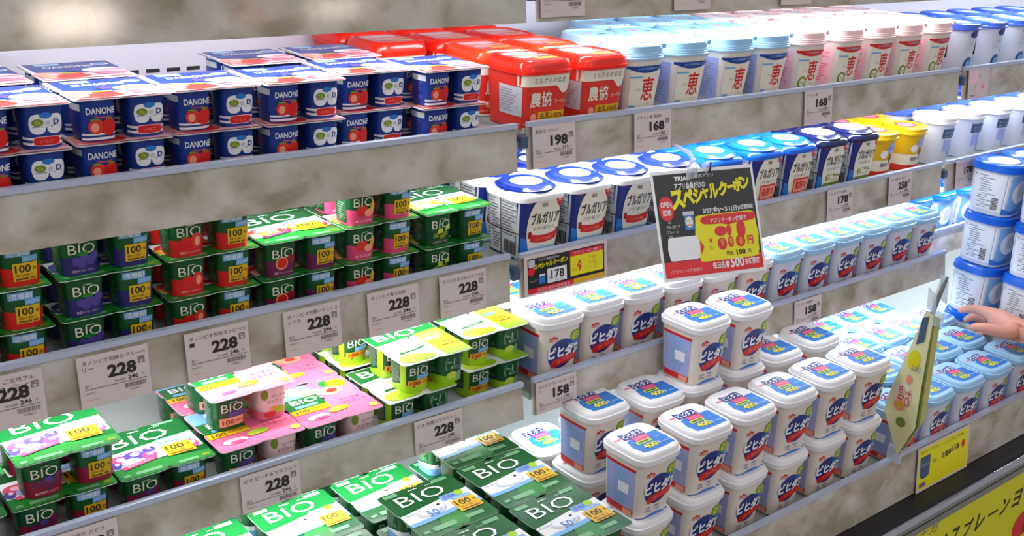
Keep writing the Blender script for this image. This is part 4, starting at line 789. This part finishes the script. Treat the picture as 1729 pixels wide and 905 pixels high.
m.loft([[(-.002, a, b) for a, b in PB], [(.004, a, b) for a, b in PB]], 'olive'); m.loft([[(.005, a, b) for a, b in PB], [(.022, a-.004, b) for a, b in [(-.002, .03), (-.004, .290), (-.014, .286), (-.022, .085)]]], 'dull_yellow'); link('folded_back', m.mesh('folded_back'), t)
m = MB(); m.tube([(0, -.010, .285), (.004, -.014, .325), (.010, -.020, .372)], .0042, 'steel', 8); link('clip', m.mesh('clip', True), t)
m = MB(); m.tube([(.004, -.008, .290), (.010, -.006, .335), (.022, -.010, .368)], .0035, 'clear', 8); link('clip_arm', m.mesh('clip_arm', True), t)
m = MB(); m.box(-.009, -.026, .282, .018, -.003, .300, 'clear'); link('clip_collar', m.mesh('clip_collar'), t)
m = MB(); m.box(-.004, -.004, -.015, .004, .024, .016, 'clear'); link('foot_clip', m.mesh('foot_clip'), t)
for a_, b_, c_ in ((-.014, .305, .352), (.020, .318, .372)):
    m = MB(); m.prism_x([(-.024, b_), (-.006, b_+.006), (-.002, c_), (-.020, c_-.012)], a_, a_+.0012, 'clear'); link('clip_flap', m.mesh('clip_flap'), t)
# ================================================================ the reaching hand
def skin(name, pts, edges, rad, mt, root=0):
    me = bpy.data.meshes.new(name); me.from_pydata(pts, edges, []); me.update(); me.materials.append(M[mt])
    o = bpy.data.objects.new(name, me); C.objects.link(o); md = o.modifiers.new('skin', 'SKIN'); md.use_smooth_shade = True
    me.skin_vertices.new() if not me.skin_vertices else None
    for i, rr in enumerate(rad): me.skin_vertices[0].data[i].radius = (rr, rr) if not isinstance(rr, tuple) else rr
    me.skin_vertices[0].data[root].use_root = True
    sb_ = o.modifiers.new('sub', 'SUBSURF'); sb_.levels = 2; sb_.render_levels = 2
    return o
def hz(p): return (p[0], p[1], p[2]+Z0)
hp = [(2.2684, 0.8000, -0.9080), (2.2937, 0.9000, -0.8991), (2.3272, 0.9850, -0.8969), (2.3350, 1.0300, -0.8965), (2.3275, 1.0550, -0.8908), (2.3403, 1.0850, -0.8883), (2.3457, 1.1120, -0.8902), (2.3505, 1.1380, -0.8972), (2.3479, 1.1650, -0.9105), (2.3724, 1.1000, -0.9138), (2.3823, 1.1300, -0.9221), (2.3871, 1.1500, -0.9317), (2.3857, 1.1630, -0.9450), (2.3801, 1.0950, -0.9300), (2.3836, 1.1200, -0.9382), (2.3887, 1.1370, -0.9485), (2.3800, 1.1450, -0.9585), (2.3719, 1.0800, -0.9390), (2.3692, 1.1000, -0.9471), (2.3683, 1.1120, -0.9572), (2.3673, 1.1180, -0.9682), (2.2900, 1.0100, -0.8989), (2.2623, 1.0250, -0.8937), (2.2406, 1.0450, -0.8862), (2.2279, 1.0700, -0.8923)]
he = [(0, 1), (1, 2), (2, 3), (3, 4), (4, 5), (5, 6), (6, 7), (7, 8), (4, 9), (9, 10), (10, 11), (11, 12), (4, 13), (13, 14), (14, 15), (15, 16), (4, 17), (17, 18), (18, 19), (19, 20), (3, 21), (21, 22), (22, 23), (23, 24)]
hr = [.036, .033, .026, (.030, .026), (.030, .024), .0150, .0118, .0102, .0080, .0145, .0108, .0095, .0075, .014, .0102, .009, .0072, .012, .009, .008, .0065, .018, .0160, .0120, .0090]
o = skin('person', [hz(p) for p in hp], he, hr, 'skin', 2); tag(o, 'bare hand and forearm of a person reaching in to an ice-blue tub', 'person')
